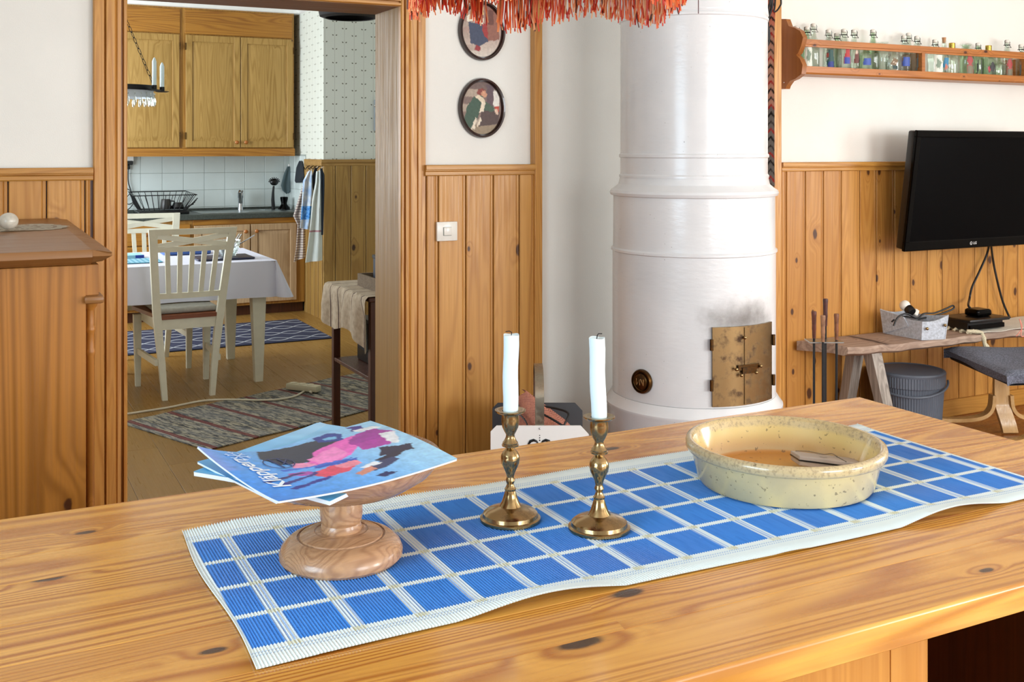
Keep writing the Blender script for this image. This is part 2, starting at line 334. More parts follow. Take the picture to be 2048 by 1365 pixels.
# ------------------------------------------------------------------ mesh helpers
class MB:
    def __init__(s): s.bm = bmesh.new()
    def box(s, x0, x1, y0, y1, z0, z1, bev=0.0, seg=1):
        vs = [s.bm.verts.new((x, y, z)) for x in (x0, x1) for y in (y0, y1) for z in (z0, z1)]
        fs = [(0, 1, 3, 2), (4, 6, 7, 5), (0, 4, 5, 1), (2, 3, 7, 6), (0, 2, 6, 4), (1, 5, 7, 3)]
        faces = [s.bm.faces.new([vs[i] for i in f]) for f in fs]
        if bev:
            ed = list({e for f in faces for e in f.edges})
            bmesh.ops.bevel(s.bm, geom=ed, offset=bev, segments=seg, affect='EDGES', profile=.5)
        return s
    def prism(s, pts, axis, a, b):
        """2-D outline extruded along an axis; pts are the other two coordinates in x,y,z order"""
        def mk(p, t):
            c = list(p); c.insert(axis, t); return s.bm.verts.new(c)
        A = [mk(p, a) for p in pts]; B = [mk(p, b) for p in pts]; n = len(pts)
        for i in range(n): s.bm.faces.new([A[i], A[(i+1) % n], B[(i+1) % n], B[i]])
        s.bm.faces.new(A[::-1]); s.bm.faces.new(B); return s
    def hexa(s, p):
        """8 points: bottom 4 ccw then top 4 ccw"""
        v = [s.bm.verts.new(q) for q in p]
        for f in ((3, 2, 1, 0), (4, 5, 6, 7), (0, 1, 5, 4), (1, 2, 6, 5), (2, 3, 7, 6), (3, 0, 4, 7)):
            s.bm.faces.new([v[i] for i in f])
        return s
    def beam(s, pts, ws):
        """rectangular section loft; ws = list of (wx, wy) at each point, section horizontal"""
        rings = []
        for p, (a, b) in zip(pts, ws):
            rings.append([s.bm.verts.new((p[0]+sx*a/2, p[1]+sy*b/2, p[2])) for sx, sy in ((-1, -1), (1, -1), (1, 1), (-1, 1))])
        for r0, r1 in zip(rings, rings[1:]):
            for i in range(4): s.bm.faces.new([r0[i], r0[(i+1) % 4], r1[(i+1) % 4], r1[i]])
        s.bm.faces.new(rings[0][::-1]); s.bm.faces.new(rings[-1]); return s
    def lathe(s, prof, n=32, c=(0, 0, 0), a0=0, a1=2*PI):
        """prof: list of (r, z); closed with caps where r == 0"""
        full = abs(a1-a0-2*PI) < 1e-6; m = n if full else n+1
        rings = []
        for r, z in prof:
            if r < 1e-6: rings.append([s.bm.verts.new((c[0], c[1], c[2]+z))])
            else: rings.append([s.bm.verts.new((c[0]+r*math.cos(a0+(a1-a0)*i/n), c[1]+r*math.sin(a0+(a1-a0)*i/n), c[2]+z)) for i in range(m)])
        for A, B in zip(rings, rings[1:]):
            for i in range(n):
                j = (i+1) % m
                if len(A) == 1 and len(B) == 1: continue
                if len(A) == 1: s.bm.faces.new([A[0], B[j], B[i]])
                elif len(B) == 1: s.bm.faces.new([A[i], A[j], B[0]])
                else: s.bm.faces.new([A[i], A[j], B[j], B[i]])
        return s
    def cyl(s, c, r, z0, z1, n=20, r1=None):
        r1 = r if r1 is None else r1
        return s.lathe([(0, z0), (r, z0), (r1, z1), (0, z1)], n, (c[0], c[1], 0))
    def tube(s, pts, r, n=6, caps=True):
        pts = [Vector(p) for p in pts]; rings = []
        up = Vector((0, 0, 1)); prev = None
        for i, p in enumerate(pts):
            t = (pts[min(i+1, len(pts)-1)]-pts[max(i-1, 0)])
            if t.length < 1e-9: t = Vector((0, 0, 1))
            t.normalize()
            if prev is None:
                a = t.cross(up)
                if a.length < .1: a = t.cross(Vector((1, 0, 0)))
                a.normalize()
            else:
                a = prev-t*prev.dot(t)
                if a.length < 1e-6: a = t.orthogonal()
                a.normalize()
            prev = a; b = t.cross(a)
            rr = r[i] if isinstance(r, (list, tuple)) else r
            rings.append([s.bm.verts.new(p+(a*math.cos(2*PI*k/n)+b*math.sin(2*PI*k/n))*rr) for k in range(n)])
        for A, B in zip(rings, rings[1:]):
            for k in range(n): s.bm.faces.new([A[k], A[(k+1) % n], B[(k+1) % n], B[k]])
        if caps: s.bm.faces.new(rings[0][::-1]); s.bm.faces.new(rings[-1])
        return s
    def rod(s, a, b, r, n=8): return s.tube([a, b], r, n)
    def ball(s, c, r, u=16, v=10, sc=(1, 1, 1)):
        pr = [(r*math.sin(PI*i/v), -r*math.cos(PI*i/v)) for i in range(v+1)]
        k = len(s.bm.verts); s.lathe([(max(0, a) if 0 < i < v else 0, b) for i, (a, b) in enumerate(pr)], u)
        s.bm.verts.ensure_lookup_table()
        for q in s.bm.verts[k:]: q.co = Vector((c[0]+q.co.x*sc[0], c[1]+q.co.y*sc[1], c[2]+q.co.z*sc[2]))
        return s
    def grid(s, nu, nv, f, closed=False):
        V = [[s.bm.verts.new(f(i/nu, j/nv)) for j in range(nv+1)] for i in range(nu+(0 if closed else 1))]
        m = len(V)
        for i in range(nu):
            for j in range(nv): s.bm.faces.new([V[i][j], V[(i+1) % m][j], V[(i+1) % m][j+1], V[i][j+1]])
        return s
    def sheet(s, nu, nv, f, t):
        """thin closed sheet: two grids and rims"""
        A = [[Vector(f(i/nu, j/nv)) for j in range(nv+1)] for i in range(nu+1)]
        def nrm(i, j):
            du = A[min(i+1, nu)][j]-A[max(i-1, 0)][j]; dv = A[i][min(j+1, nv)]-A[i][max(j-1, 0)]
            n = du.cross(dv); return n.normalized() if n.length > 1e-12 else Vector((0, 0, 1))
        T = [[s.bm.verts.new(A[i][j]) for j in range(nv+1)] for i in range(nu+1)]
        B = [[s.bm.verts.new(A[i][j]-nrm(i, j)*t) for j in range(nv+1)] for i in range(nu+1)]
        for i in range(nu):
            for j in range(nv):
                s.bm.faces.new([T[i][j], T[i+1][j], T[i+1][j+1], T[i][j+1]])
                s.bm.faces.new([B[i][j], B[i][j+1], B[i+1][j+1], B[i+1][j]])
        for i in range(nu):
            s.bm.faces.new([T[i][0], B[i][0], B[i+1][0], T[i+1][0]]); s.bm.faces.new([T[i][nv], T[i+1][nv], B[i+1][nv], B[i][nv]])
        for j in range(nv):
            s.bm.faces.new([T[0][j], T[0][j+1], B[0][j+1], B[0][j]]); s.bm.faces.new([T[nu][j], B[nu][j], B[nu][j+1], T[nu][j+1]])
        return s
    def xf(s, mat, k=0):
        s.bm.verts.ensure_lookup_table()
        for v in s.bm.verts[k:]: v.co = mat @ v.co
        return s

def finish(name, mb, mat, smooth=35):
    bm = mb.bm
    bmesh.ops.recalc_face_normals(bm, faces=bm.faces)
    lim = math.radians(smooth)
    for f in bm.faces: f.smooth = smooth > 0
    for e in bm.edges:
        if len(e.link_faces) == 2:
            if e.calc_face_angle(0) > lim: e.smooth = False
    me = bpy.data.meshes.new(name); bm.to_mesh(me); bm.free()
    for m in (mat if isinstance(mat, (list, tuple)) else [mat]): me.materials.append(m)
    return me

def tag(o, label=None, cat=None, group=None, kind=None):
    if label: o['label'] = label
    if cat: o['category'] = cat
    if group: o['group'] = group
    if kind: o['kind'] = kind
    return o

def part(name, mb, mat, parent, label=None, smooth=35, local=False, kind=None):
    """a mesh under its thing; vertices are given in world space unless local"""
    me = finish(name, mb, mat, smooth); o = bpy.data.objects.new(name, me); C.objects.link(o)
    if not local:
        l = parent.location.copy(); q = parent.parent
        while q: l += q.location; q = q.parent
        me.transform(Matrix.Translation(-l))
    o.parent = parent
    if label: o['label'] = label
    if kind: o['kind'] = kind
    return o

def thing(name, loc, label, cat, group=None, rz=0.0):
    o = bpy.data.objects.new(name, None); C.objects.link(o); o.empty_display_size = .05
    o.location = loc; o.rotation_euler = (0, 0, rz)
    return tag(o, label, cat, group)

def single(name, mb, mat, label=None, cat=None, group=None, kind=None, smooth=35, base=None):
    """a thing that is one mesh; origin moved to the middle of its base"""
    me = finish(name, mb, mat, smooth); o = bpy.data.objects.new(name, me); C.objects.link(o)
    if base is None:
        xs = [v.co for v in me.vertices]
        base = Vector(((min(v.x for v in xs)+max(v.x for v in xs))/2, (min(v.y for v in xs)+max(v.y for v in xs))/2, min(v.z for v in xs)))
    base = Vector(base); me.transform(Matrix.Translation(-base)); o.location = base
    return tag(o, label, cat, group, kind)

def struct(name, mb, mat, base=(0, 0, 0), smooth=35):
    return single(name, mb, mat, kind='structure', base=base, smooth=smooth)

def twin(o, loc, rz=None, label=None):
    """copy a thing with its parts and their sub-parts"""
    def cp(a, par):
        c = a.copy(); C.objects.link(c)
        if par: c.parent = par
        for ch in [x for x in bpy.data.objects if x.parent == a]: cp(ch, c)
        return c
    r = cp(o, None); r.location = loc
    if rz is not None: r.rotation_euler = (0, 0, rz)
    if label: r['label'] = label
    return r

def paint(me, fcol):
    """printed colours: fcol(vertex index) -> sRGB 0..255 tuple"""
    a = me.color_attributes.new('Col', 'FLOAT_COLOR', 'POINT')
    for i in range(len(me.vertices)):
        a.data[i].color = lin(fcol(i))

def in_poly(x, y, P):
    c = False; n = len(P)
    for i in range(n):
        x0, y0 = P[i]; x1, y1 = P[i-1]
        if (y0 > y) != (y1 > y) and x < (x1-x0)*(y-y0)/(y1-y0)+x0: c = not c
    return c
def picture(bg, shapes):
    """bg(u,v)->rgb and a list of (polygon, rgb) painted in order"""
    def f(u, v):
        j = Vector((u*17, v*17, 1.3)); j2 = Vector((u*45, v*45, 5.1))
        u0, v0 = u, v; c = bg(u, v)
        u += .016*noise.noise(j)+.008*noise.noise(j2); v += .016*noise.noise(j+Vector((9, 4, 2)))+.008*noise.noise(j2+Vector((3, 8, 1)))
        for P, col in shapes:
            if in_poly(u, v, P): c = col
        k = 1+.09*(noise.noise(Vector((u0*19, v0*19, 3))))+.08*noise.noise(Vector((u0*60, v0*60, 8))); return tuple(max(0, min(255, q*k)) for q in c)
    return f
def mixc(a, b, t): t = max(0, min(1, t)); return tuple(p+(q-p)*t for p, q in zip(a, b))

def text_mb(txt, size, shear=0.0, ext=.0, bold=0.0):
    cu = bpy.data.curves.new('t', 'FONT'); cu.body = txt; cu.size = size; cu.shear = shear; cu.extrude = ext; cu.offset = bold
    cu.align_x = 'CENTER'; cu.align_y = 'CENTER'; cu.resolution_u = 3
    o = bpy.data.objects.new('t', cu); me = bpy.data.meshes.new_from_object(o)
    mb = MB(); mb.bm.from_mesh(me)
    bpy.data.objects.remove(o); bpy.data.curves.remove(cu); bpy.data.meshes.remove(me)
    return mb

# ------------------------------------------------------------------ the room
YW, YB = 4.10, 4.38                      # living side and kitchen side of the wall with the doorway
KX, KY, KJ = 2.68, 9.85, 8.79            # kitchen right wall, far wall, and the jog
CEIL = 2.75
DX0, DX1, DZ = XY(253, YW), XY(797, YW), atY(797, 14, YW).z

mb = MB(); mb.box(-2.0, 6.2, -2.4, YW, -.05, -.012)
floor = struct('floor', mb, M['floor'])
n = 0
for j in range(36):                                   # boards of the living-room floor
    y0 = -.40+j*.125
    if y0+.125 > YW+.001: break
    x = -1.98-(j % 3)*.5
    while x < 6.18:
        x1 = min(x+2.05, 6.18); xa = max(x, -1.98)
        if x1 > 2.6 or j < 0:
            part('floor_board', MB().box(xa+.001, x1-.001, y0+.001, y0+.124, -.012, 0, .001), M['floor'], floor)
        x += 2.05
struct('floor_2', MB().box(-2.0, 6.2, -2.4, -.402, -.012, 0), M['floor'])
struct('floor_3', MB().box(-2.0, 2.05, -.402, YW, -.0121, -.0005), M['floor'])
kf = struct('floor_kitchen', MB().box(-1.0, 4.0, YW, KY, -.05, -.010), M['kfloor'])
for i in range(26):                                   # boards of the kitchen floor run away from the doorway
    x0 = -.9+i*.19
    if x0+.19 < .35 or x0 > 3.2: continue
    y = YW+.0-(i % 4)*.32
    while y < KY:
        a, b = max(y, YW), min(y+1.28, KY)
        part('floor_board', MB().box(x0+.0008, x0+.1892, a+.0008, b-.0008, -.01, 0, .0008), M['kfloor'], kf)
        y += 1.28
struct('floor_kitchen_2', MB().box(-1.0, .24, YW, KY, -.0101, -.0005).box(3.28, 4.0, YW, KY, -.0101, -.0005), M['kfloor'])
ceiling = struct('ceiling', MB().box(-2.0, 6.2, -2.4, YB, CEIL, CEIL+.05), M['ceil'])
struct('ceiling_kitchen', MB().box(-1.0, 4.0, YB, KY+.1, CEIL, CEIL+.05), M['ceil'])

mb = MB()
mb.box(-2.0, DX0-.013, YW, YB, 0, CEIL).box(DX1+.013, 6.2, YW, YB, 0, CEIL).box(DX0-.013, DX1+.013, YW, YB, DZ+.021, CEIL)
wall_back = struct('wall_back', mb, M['plaster'])
def win_wall(name, axis, pos, thick, a0, a1, openings, mat):
    """a wall across the given axis with window openings (u0, u1, z0, z1)"""
    mb = MB()
    def bx(u0, u1, z0, z1):
        if u1-u0 < 1e-4: return
        if axis == 1: mb.box(u0, u1, pos, pos+thick, z0, z1)
        else: mb.box(pos, pos+thick, u0, u1, z0, z1)
    u = a0
    for (u0, u1, z0, z1) in sorted(openings):
        bx(u, u0, 0, CEIL); bx(u0, u1, 0, z0); bx(u0, u1, z1, CEIL); u = u1
    bx(u, a1, 0, CEIL)
    return struct(name, mb, mat)
wf = [(1.1, 2.7, .85, 2.2), (3.8, 5.4, .85, 2.2)]
win_wall('wall_front', 1, -2.4, -.12, -2.0, 6.2, wf, M['plaster'])
win_wall('wall_right', 0, 6.2, .12, -2.4, YW, [(.05, 1.75, .85, 2.2)], M['plaster'])
win_wall('wall_left', 0, -2.0, -.12, -2.4, YW, [(-.6, 1.2, .9, 2.3)], M['plasterL'])
win_wall('wall_kitchen_left', 0, -1.0, -.12, YB, KY, [(6.8, 9.2, .9, 2.4)], M['plasterL'])
struct('wall_kitchen_far', MB().box(-1.0, KX, KY, KY+.1, 0, CEIL), M['plasterL'])
wkr = struct('wall_kitchen_right', MB().box(KX, KX+.1, KJ+.05, KY, 0, CEIL).box(KX, 4.0, KJ, KJ+.05, 0, CEIL).box(3.9, 4.0, YB, KJ, 0, CEIL), M['wallpaper'])
def window(i, axis, pos, u0, u1, z0, z1, d):
    """white casement frame in an opening; d is the direction into the room"""
    mb = MB(); t = .05
    def bx(a0, a1, b0, b1, p0, p1):
        if axis == 1: mb.box(a0, a1, min(p0, p1), max(p0, p1), b0, b1)
        else: mb.box(min(p0, p1), max(p0, p1), a0, a1, b0, b1)
    p0, p1 = pos+.03*d, pos-.04*d
    for a in ((u0-.06, u0+t), (u1-t, u1+.06), ((u0+u1)/2-t/2, (u0+u1)/2+t/2)): bx(a[0], a[1], z0-.06, z1+.06, p0, p1)
    for b in ((z0-.06, z0+t), (z1-t, z1+.06)): bx(u0-.06, u1+.06, b[0], b[1], p0, p1)
    bx(u0, u1, z0+(z1-z0)*.66-.02, z0+(z1-z0)*.66+.02, p0, p1)
    wn = struct('window_%d' % i, mb, M['white'])
    mb = MB(); mb_b = (pos-.05*d, pos-.055*d)
    if axis == 1: mb.box(u0, u1, min(mb_b), max(mb_b), z0, z1)
    else: mb.box(min(mb_b), max(mb_b), u0, u1, z0, z1)
    part('pane', mb, M['pane'], wn)
window(1, 1, -2.4, *wf[0], 1); window(2, 1, -2.4, *wf[1], 1)
window(3, 0, 6.2, .05, 1.75, .85, 2.2, -1); window(4, 0, -2.0, -.6, 1.2, .9, 2.3, 1)
window(5, 0, -1.0, 6.8, 9.2, .9, 2.4, 1)

# wainscot: every tongue-and-groove board is its own piece
RZ1, RZ0 = atY(960, 329.5, YW-.03).z, atY(960, 351, YW-.03).z
def wains(parent, xs, y, z0, z1, mat, t=.014, bead=.012, name='board'):
    for a, b in zip(xs, xs[1:]):
        g = .0022; c = .003; a2, b2 = a+g, b-g; bw = min(bead, (b2-a2)*.3)
        if b2-a2 < .015: continue
        P = [(a2, y), (a2, y-t+c), (a2+c, y-t), (b2-bw-.003, y-t), (b2-bw, y-t+.003), (b2-bw+.0025, y-t+.0005), (b2-c, y-t+.0005), (b2, y-t+c), (b2, y)]
        part(name, MB().prism(P, 2, z0, z1), mat, parent, smooth=20)
def rail(name, parent, x0, x1, y, z0, z1, mat, p=.034):
    h = z1-z0
    P = [(y, z0), (y-p*.62, z0), (y-p*.72, z0+.004), (y-p*.72, z0+h*.36), (y-p*.66, z0+h*.40), (y-p*.86, z0+h*.46), (y-p*.86, z0+h*.52), (y-p, z0+h*.58), (y-p, z1-.003), (y-p+.003, z1), (y, z1)]
    return part(name, MB().prism(P, 0, x0, x1), mat, parent, smooth=20)
t_ = .014
fy = YW-.03
part('backing', MB().box(-2.0, XY(187, fy), YW-.016, YW-.0005, 0, RZ0+.01), M['dark_wood'], wall_back)
part('backing', MB().box(XY(853, fy), XY(1070, fy), YW-.016, YW-.0005, 0, RZ0+.01), M['dark_wood'], wall_back)
part('backing', MB().box(XY(1563, fy), 6.2, YW-.016, YW-.0005, 0, RZ0+.01), M['dark_wood'], wall_back)
p_ = XY(93, fy)-XY(16, fy)
xs = [XY(16, fy)-p_*k for k in range(6, 0, -1)]+[XY(16, fy), XY(93, fy), XY(170, fy), XY(182, fy)]
wains(wall_back, xs, YW-.016, 0, RZ0, M['board'])
wains(wall_back, [XY(v, fy) for v in (853, 877, 932, 987, 1039, 1070)], YW-.016, 0, RZ0, M['board'])
gx = [XY(v, fy) for v in (1563, 1573, 1611, 1647, 1683, 1720, 1753, 1789, 1821, 1855, 1885, 1918, 1950, 1976, 2007, 2036)]
while gx[-1] < 6.08: gx.append(gx[-1]+.121)
wains(wall_back, gx, YW-.016, .0, RZ0, M['board'])
rail('chair_rail', wall_back, -2.0, XY(187, YW-.05), YW-.016, RZ0, RZ1, M['board_x'])
rail('chair_rail', wall_back, XY(853, YW-.05), XY(1072, YW-.05), YW-.016, RZ0, RZ1, M['board_x'])
rail('chair_rail', wall_back, XY(1567, YW-.05), 6.2, YW-.016, RZ0, RZ1, M['board_x'])
# vertical trims beside the chimney breast
part('corner_trim', MB().box(XY(1070, YW-.045), XY(1085, YW-.045), YW-.045, YW-.0005, 0, CEIL, .002), M['casing'], wall_back)
px0, px1 = XY(1549, YW-.11), XY(1563, YW-.11)
part('corner_trim', MB().prism([(px0-.005, YW-.001), (px0-.005, YW-.055), (px0, YW-.055), (px0, YW-.058), (px0-.004, YW-.061), (px0, YW-.11), (px1, YW-.11), (px1, YW-.001)], 2, 0, CEIL), M['casing'], wall_back)
sk = MB().box(px1+.01, 6.19, YW-.05, YW-.031, 0, .09, .003)
struct('baseboard_back', sk, M['board_x'])

# the doorway: moulded casing and deep jambs
door1 = thing('door_1', ((DX0+DX1)/2, YW, 0), None, None); door1['kind'] = 'structure'
def casing_profile(w, p=.03):
    """(offset away from the opening, projection)"""
    return [(0, 0), (0, p*.8), (.004, p), (.012, p), (.014, p*.35), (.020, p*.35), (.022, p*.95), (.034, p), (.038, p*.8), (.044, p), (w*.62, p), (w*.62+.004, p*.55), (w*.62+.008, p*.9), (w-.004, p*.9), (w, p*.7), (w, 0)]
cw = XY(853, YW-.03)-DX1; cwl = DX0-XY(187, YW-.03)
part('casing', MB().prism([(DX1+u, YW-v) for u, v in casing_profile(cw)], 2, 0, DZ+cw), M['casing'], door1, smooth=15)
part('casing', MB().prism([(DX0-u, YW-v) for u, v in casing_profile(cwl)], 2, 0, DZ+cw), M['casing'], door1, smooth=15)
part('casing', MB().prism([(YW-v-.0015, DZ+u) for u, v in casing_profile(cw)], 0, DX0+.0, DX1-.0), M['casing_x'], door1, smooth=15)
part('jamb', MB().box(DX1, DX1+.012, YW+.001, YB, 0, DZ), M['jamb'], door1)
part('jamb', MB().box(DX0-.012, DX0, YW+.001, YB, 0, DZ), M['jamb'], door1)
part('head_jamb', MB().box(DX0, DX1, YW+.001, YB, DZ, DZ+.02), M['jamb_x'], door1)
part('threshold', MB().box(DX0, DX1, YW-.0, YB, -.011, .012, .004), M['kfloor'], door1)

# kitchen wainscot, cornice and tiles
ky0 = atY(700, 319, KJ-.03).z; ky1 = ky0-.055
part('backing', MB().box(KX+.0, 3.9, KJ-.012, KJ-.0005, 0, ky1+.01), M['dark_wood'], wkr)
kxs = [KX-.012]+[XY(v, KJ-.03) for v in (671, 702, 732)]
while kxs[-1] < 3.75: kxs.append(kxs[-1]+.137)
wains(wkr, kxs, KJ-.012, 0, ky1, M['kboard'], t=.018, bead=.02)
rail('chair_rail', wkr, KX-.03, 3.9, KJ-.012, ky1, ky0, M['kboard_x'], .03)
ys = [KJ-.012+k*.115 for k in range(6)]
for a, b in zip(ys, ys[1:]):
    b = min(b, 9.33)
    if b-a < .02: continue
    part('board', MB().prism([(KX, a+.003), (KX-.015, a+.003), (KX-.018, a+.007), (KX-.018, b-.022), (KX-.012, b-.018), (KX-.014, b-.003), (KX, b-.003)], 2, 0, ky1), M['kboard'], wkr, smooth=20)
part('chair_rail', MB().box(KX-.032, KX, KJ-.03, atX(608, 330, KX-.03).y, ky1, ky0, .004), M['kboard_x'], wkr)
cz = CEIL
struct('trim_1', MB().prism([(KY, cz), (KY-.40, cz), (KY-.40, cz-.012), (KY-.375, cz-.03), (KY-.375, cz-.07), (KY-.35, cz-.075), (KY, cz-.075)], 0, -1.0, KX), M['white'])
struct('trim_2', MB().prism([(KX, cz), (KX-.07, cz), (KX-.06, cz-.03), (KX-.012, cz-.07), (KX, cz-.075)], 1, KJ, KY-.36), M['white'])
back = part('grout', MB().box(.3, KX-.001, KY-.006, KY-.0005, .86, 1.40), M['grout'], bpy.data.objects['wall_kitchen_far'])
tp = (XY(568, KY)-XY(324, KY))/6; tz = .1545; x0 = XY(324, KY)-tp*6
for i in range(13):
    for j in range(4):
        a = x0+i*tp; b = min(a+tp, KX-.001); zt = 1.079+(2-j)*tz; z_ = zt-tz; zt = min(zt, 1.398)
        if b-a < .02: continue
        part('tile', MB().box(a+.0015, b-.0015, KY-.0095, KY-.004, z_+.0015, zt-.0015, .0015), M['tile'], bpy.data.objects['wall_kitchen_far'])
part('grout', MB().box(KX-.005, KX-.0005, 9.32, KY-.001, .86, 1.40), M['grout'], wkr)
for i in range(4):
    for j in range(4):
        b = KY-.006-i*tp; a = max(b-tp, 9.32); zt = 1.079+(2-j)*tz; z_ = zt-tz; zt = min(zt, 1.398)
        if b-a < .02: continue
        part('tile', MB().box(KX-.0095, KX-.004, a+.0015, b-.0015, z_+.0015, zt-.0015, .0015), M['tile'], wkr)

# ------------------------------------------------------------------ living room: things on and along the wall
# tiled stove
SD = 4.43; sh = YAW+math.radians(9.665); sx, sy = SD*math.sin(sh), SD*math.cos(sh)
def ray_cyl(px, r):
    dx, dy = dr(px); a = dx*dx+dy*dy; b = -2*(dx*sx+dy*sy); c = sx*sx+sy*sy-r*r
    t = (-b-math.sqrt(max(0, b*b-4*a*c)))/(2*a); return math.atan2(dy*t-sy, dx*t-sx), t
zz = lambda y: EYE-(y-HY)*4.37/F
R1, R2, R3 = .330, .298, .352
a_l, t_l = ray_cyl(1424, R1+.004); a_r, t_r = ray_cyl(1541, R1+.004); a_m, t_m = ray_cyl(1491, R1+.004)
dz1, dz0 = EYE-(655-HY)*t_l/F, EYE-(814-HY)*t_l/F
soot = (R1*math.cos(a_m), R1*math.sin(a_m), dz1+.02)
M['stove'] = stove_mat(soot)
st = thing('tiled_stove', (sx, sy, 0), 'round white tiled stove with stepped mouldings, brass firebox doors and soot above them', 'stove')
c0 = (sx, sy, 0)
part('base', MB().lathe([(0, 0), (R3+.012, 0), (R3+.012, .06), (R3, .075), (R3, .405), (R3+.006, .415), (R3+.006, .425), (R3-.004, .437), (R1+.003, .462), (0, .462)], 72, c0), M['stove'], st)
prof = [(R1, .463)]
zs = zz(497)
prof += [(R1, zs-.008), (R1+.006, zs-.004), (R1+.006, zs+.004), (R1-.002, zs+.010)]
prof += [(R1-.003, zz(391)), (R1+.008, zz(389)), (R1+.012, zz(384)), (R1+.008, zz(379)), (R1-.008, zz(374)), (R1-.024, zz(367)), (R2+.004, zz(358)), (R2+.003, zz(354))]
part('drum', MB().lathe([(0, .463)]+prof+[(0, zz(354))], 72, c0), M['stove'], st)
part('upper_drum', MB().lathe([(0, zz(353.9)), (R2+.005, zz(353.9)), (R2+.005, zz(350)), (R2, zz(347)), (R2, zz(316)), (R2+.005, zz(314)), (R2+.005, zz(309)), (R2, zz(307)),
     (R2, zz(48)), (R2+.004, zz(46)), (R2+.004, zz(42)), (R2, zz(40)), (R2+.004, zz(36)), (R2+.003, zz(32)), (R2, 2.02), (R2, 2.60), (R2+.03, 2.64), (R2+.03, 2.69), (0, 2.69)], 72, c0), M['stove'], st)
def cpanel(mb, a0, a1, z0, z1, r0, r1, n=14):
    """curved plate between two radii"""
    P = []
    for i in range(n+1):
        a = a0+(a1-a0)*i/n; ca, sa = math.cos(a), math.sin(a)
        P.append([mb.bm.verts.new((sx+r*ca, sy+r*sa, z)) for r, z in ((r0, z0), (r1, z0), (r1, z1), (r0, z1))])
    for A, B in zip(P, P[1:]):
        for k in range(4): mb.bm.faces.new([A[k], A[(k+1) % 4], B[(k+1) % 4], B[k]])
    mb.bm.faces.new(P[0][::-1]); mb.bm.faces.new(P[-1]); return mb
def cp(a, z, r): return Vector((sx+r*math.cos(a), sy+r*math.sin(a), z))
rm = R1+.012
dL = part('firebox_door', cpanel(MB(), a_l, a_m-.002, dz0, dz1, R1-.004, rm), M['brass_door'], st)
dR = part('firebox_door', cpanel(MB(), a_m+.002, a_r, dz0, dz1, R1-.004, rm-.002), M['brass_door'], st)
part('cover_strip', cpanel(MB(), a_m-.035, a_m+.03, dz0+.004, dz1-.004, rm, rm+.003, 4), M['brass_door'], dL)
zm = (dz0+dz1)/2-.02
lat = cpanel(MB(), a_m-.13, a_m+.16, zm+.005, zm+.025, rm+.004, rm+.009, 6)
lat = cpanel(lat, a_m-.08, a_m+.11, zm-.008, zm+.016, rm+.005, rm+.013, 6)
part('latch', lat, M['brass_vent'], dL)
for a, dz in ((a_m-.16, .012), (a_m-.1, -.012), (a_m+.1, -.008), (a_m+.17, .014)):
    part('knob', MB().ball(cp(a, zm+dz, rm+.014), .007, 10, 8), M['brass'], dL if a < a_m else dR)
part('knob', MB().ball(cp(a_m-.045, dz1-.042, rm+.008), .007, 10, 8), M['brass'], dL)
for a, d_, s in ((a_l, dL, 1), (a_r, dR, -1)):
    for f in (.22, .73) if s > 0 else (.24, .76):
        z = dz0+(dz1-dz0)*(1-f)
        part('hinge', MB().rod(cp(a+.012*(-s), z-.02, rm+.003), cp(a+.012*(-s), z+.022, rm+.003), .007, 8), M['brass_vent'], d_)
av, tv = ray_cyl(1286, R1); zv = EYE-(763-HY)*tv/F; pv = cp(av, zv, R1)
q = Matrix.Translation(pv) @ Matrix.Rotation(av, 4, 'Z') @ Matrix.Rotation(PI/2, 4, 'Y')
part('draught_vent', MB().lathe([(0, .001), (.047, .001), (.048, .008), (.045, .016), (.040, .017), (.039, .012), (.035, .011), (.033, .018), (.031, .016), (.028, .018), (0, .021)], 36).xf(q), M['brass_vent'], st)
vm = MB()
for (x0, y0, x1, y1) in ((-.016, -.012, -.016, .012), (-.016, .012, .0, -.010), (0, -.010, .0, .012), (.004, -.012, .017, .012), (.017, .012, .017, -.012)):
    vm.rod((y0, x0, .021), (y1, x1, .021), .0022, 6)
part('monogram', vm.xf(q), M['brass'], st)

# light switch
sw = thing('light_switch', atY(893, 463, YW-.031), 'square white light switch on the knotty pine panelling', 'switch')
l_ = sw.location
a, b = atY(873, 483, YW-.04), atY(914, 443, YW-.04)
part('plate', MB().box(a.x, b.x, YW-.046, YW-.0305, a.z, b.z, .003, 2), M['porcelain'], sw)
cx_, cz_ = (a.x+b.x)/2, (a.z+b.z)/2
part('surround', MB().box(cx_-.019, cx_+.019, YW-.0475, YW-.045, cz_-.018, cz_+.018, .001), M['grout'], sw)
part('rocker', MB().box(cx_-.017, cx_+.018, YW-.052, YW-.047, cz_-.016, cz_+.017, .002, 2), M['porcelain'], sw)

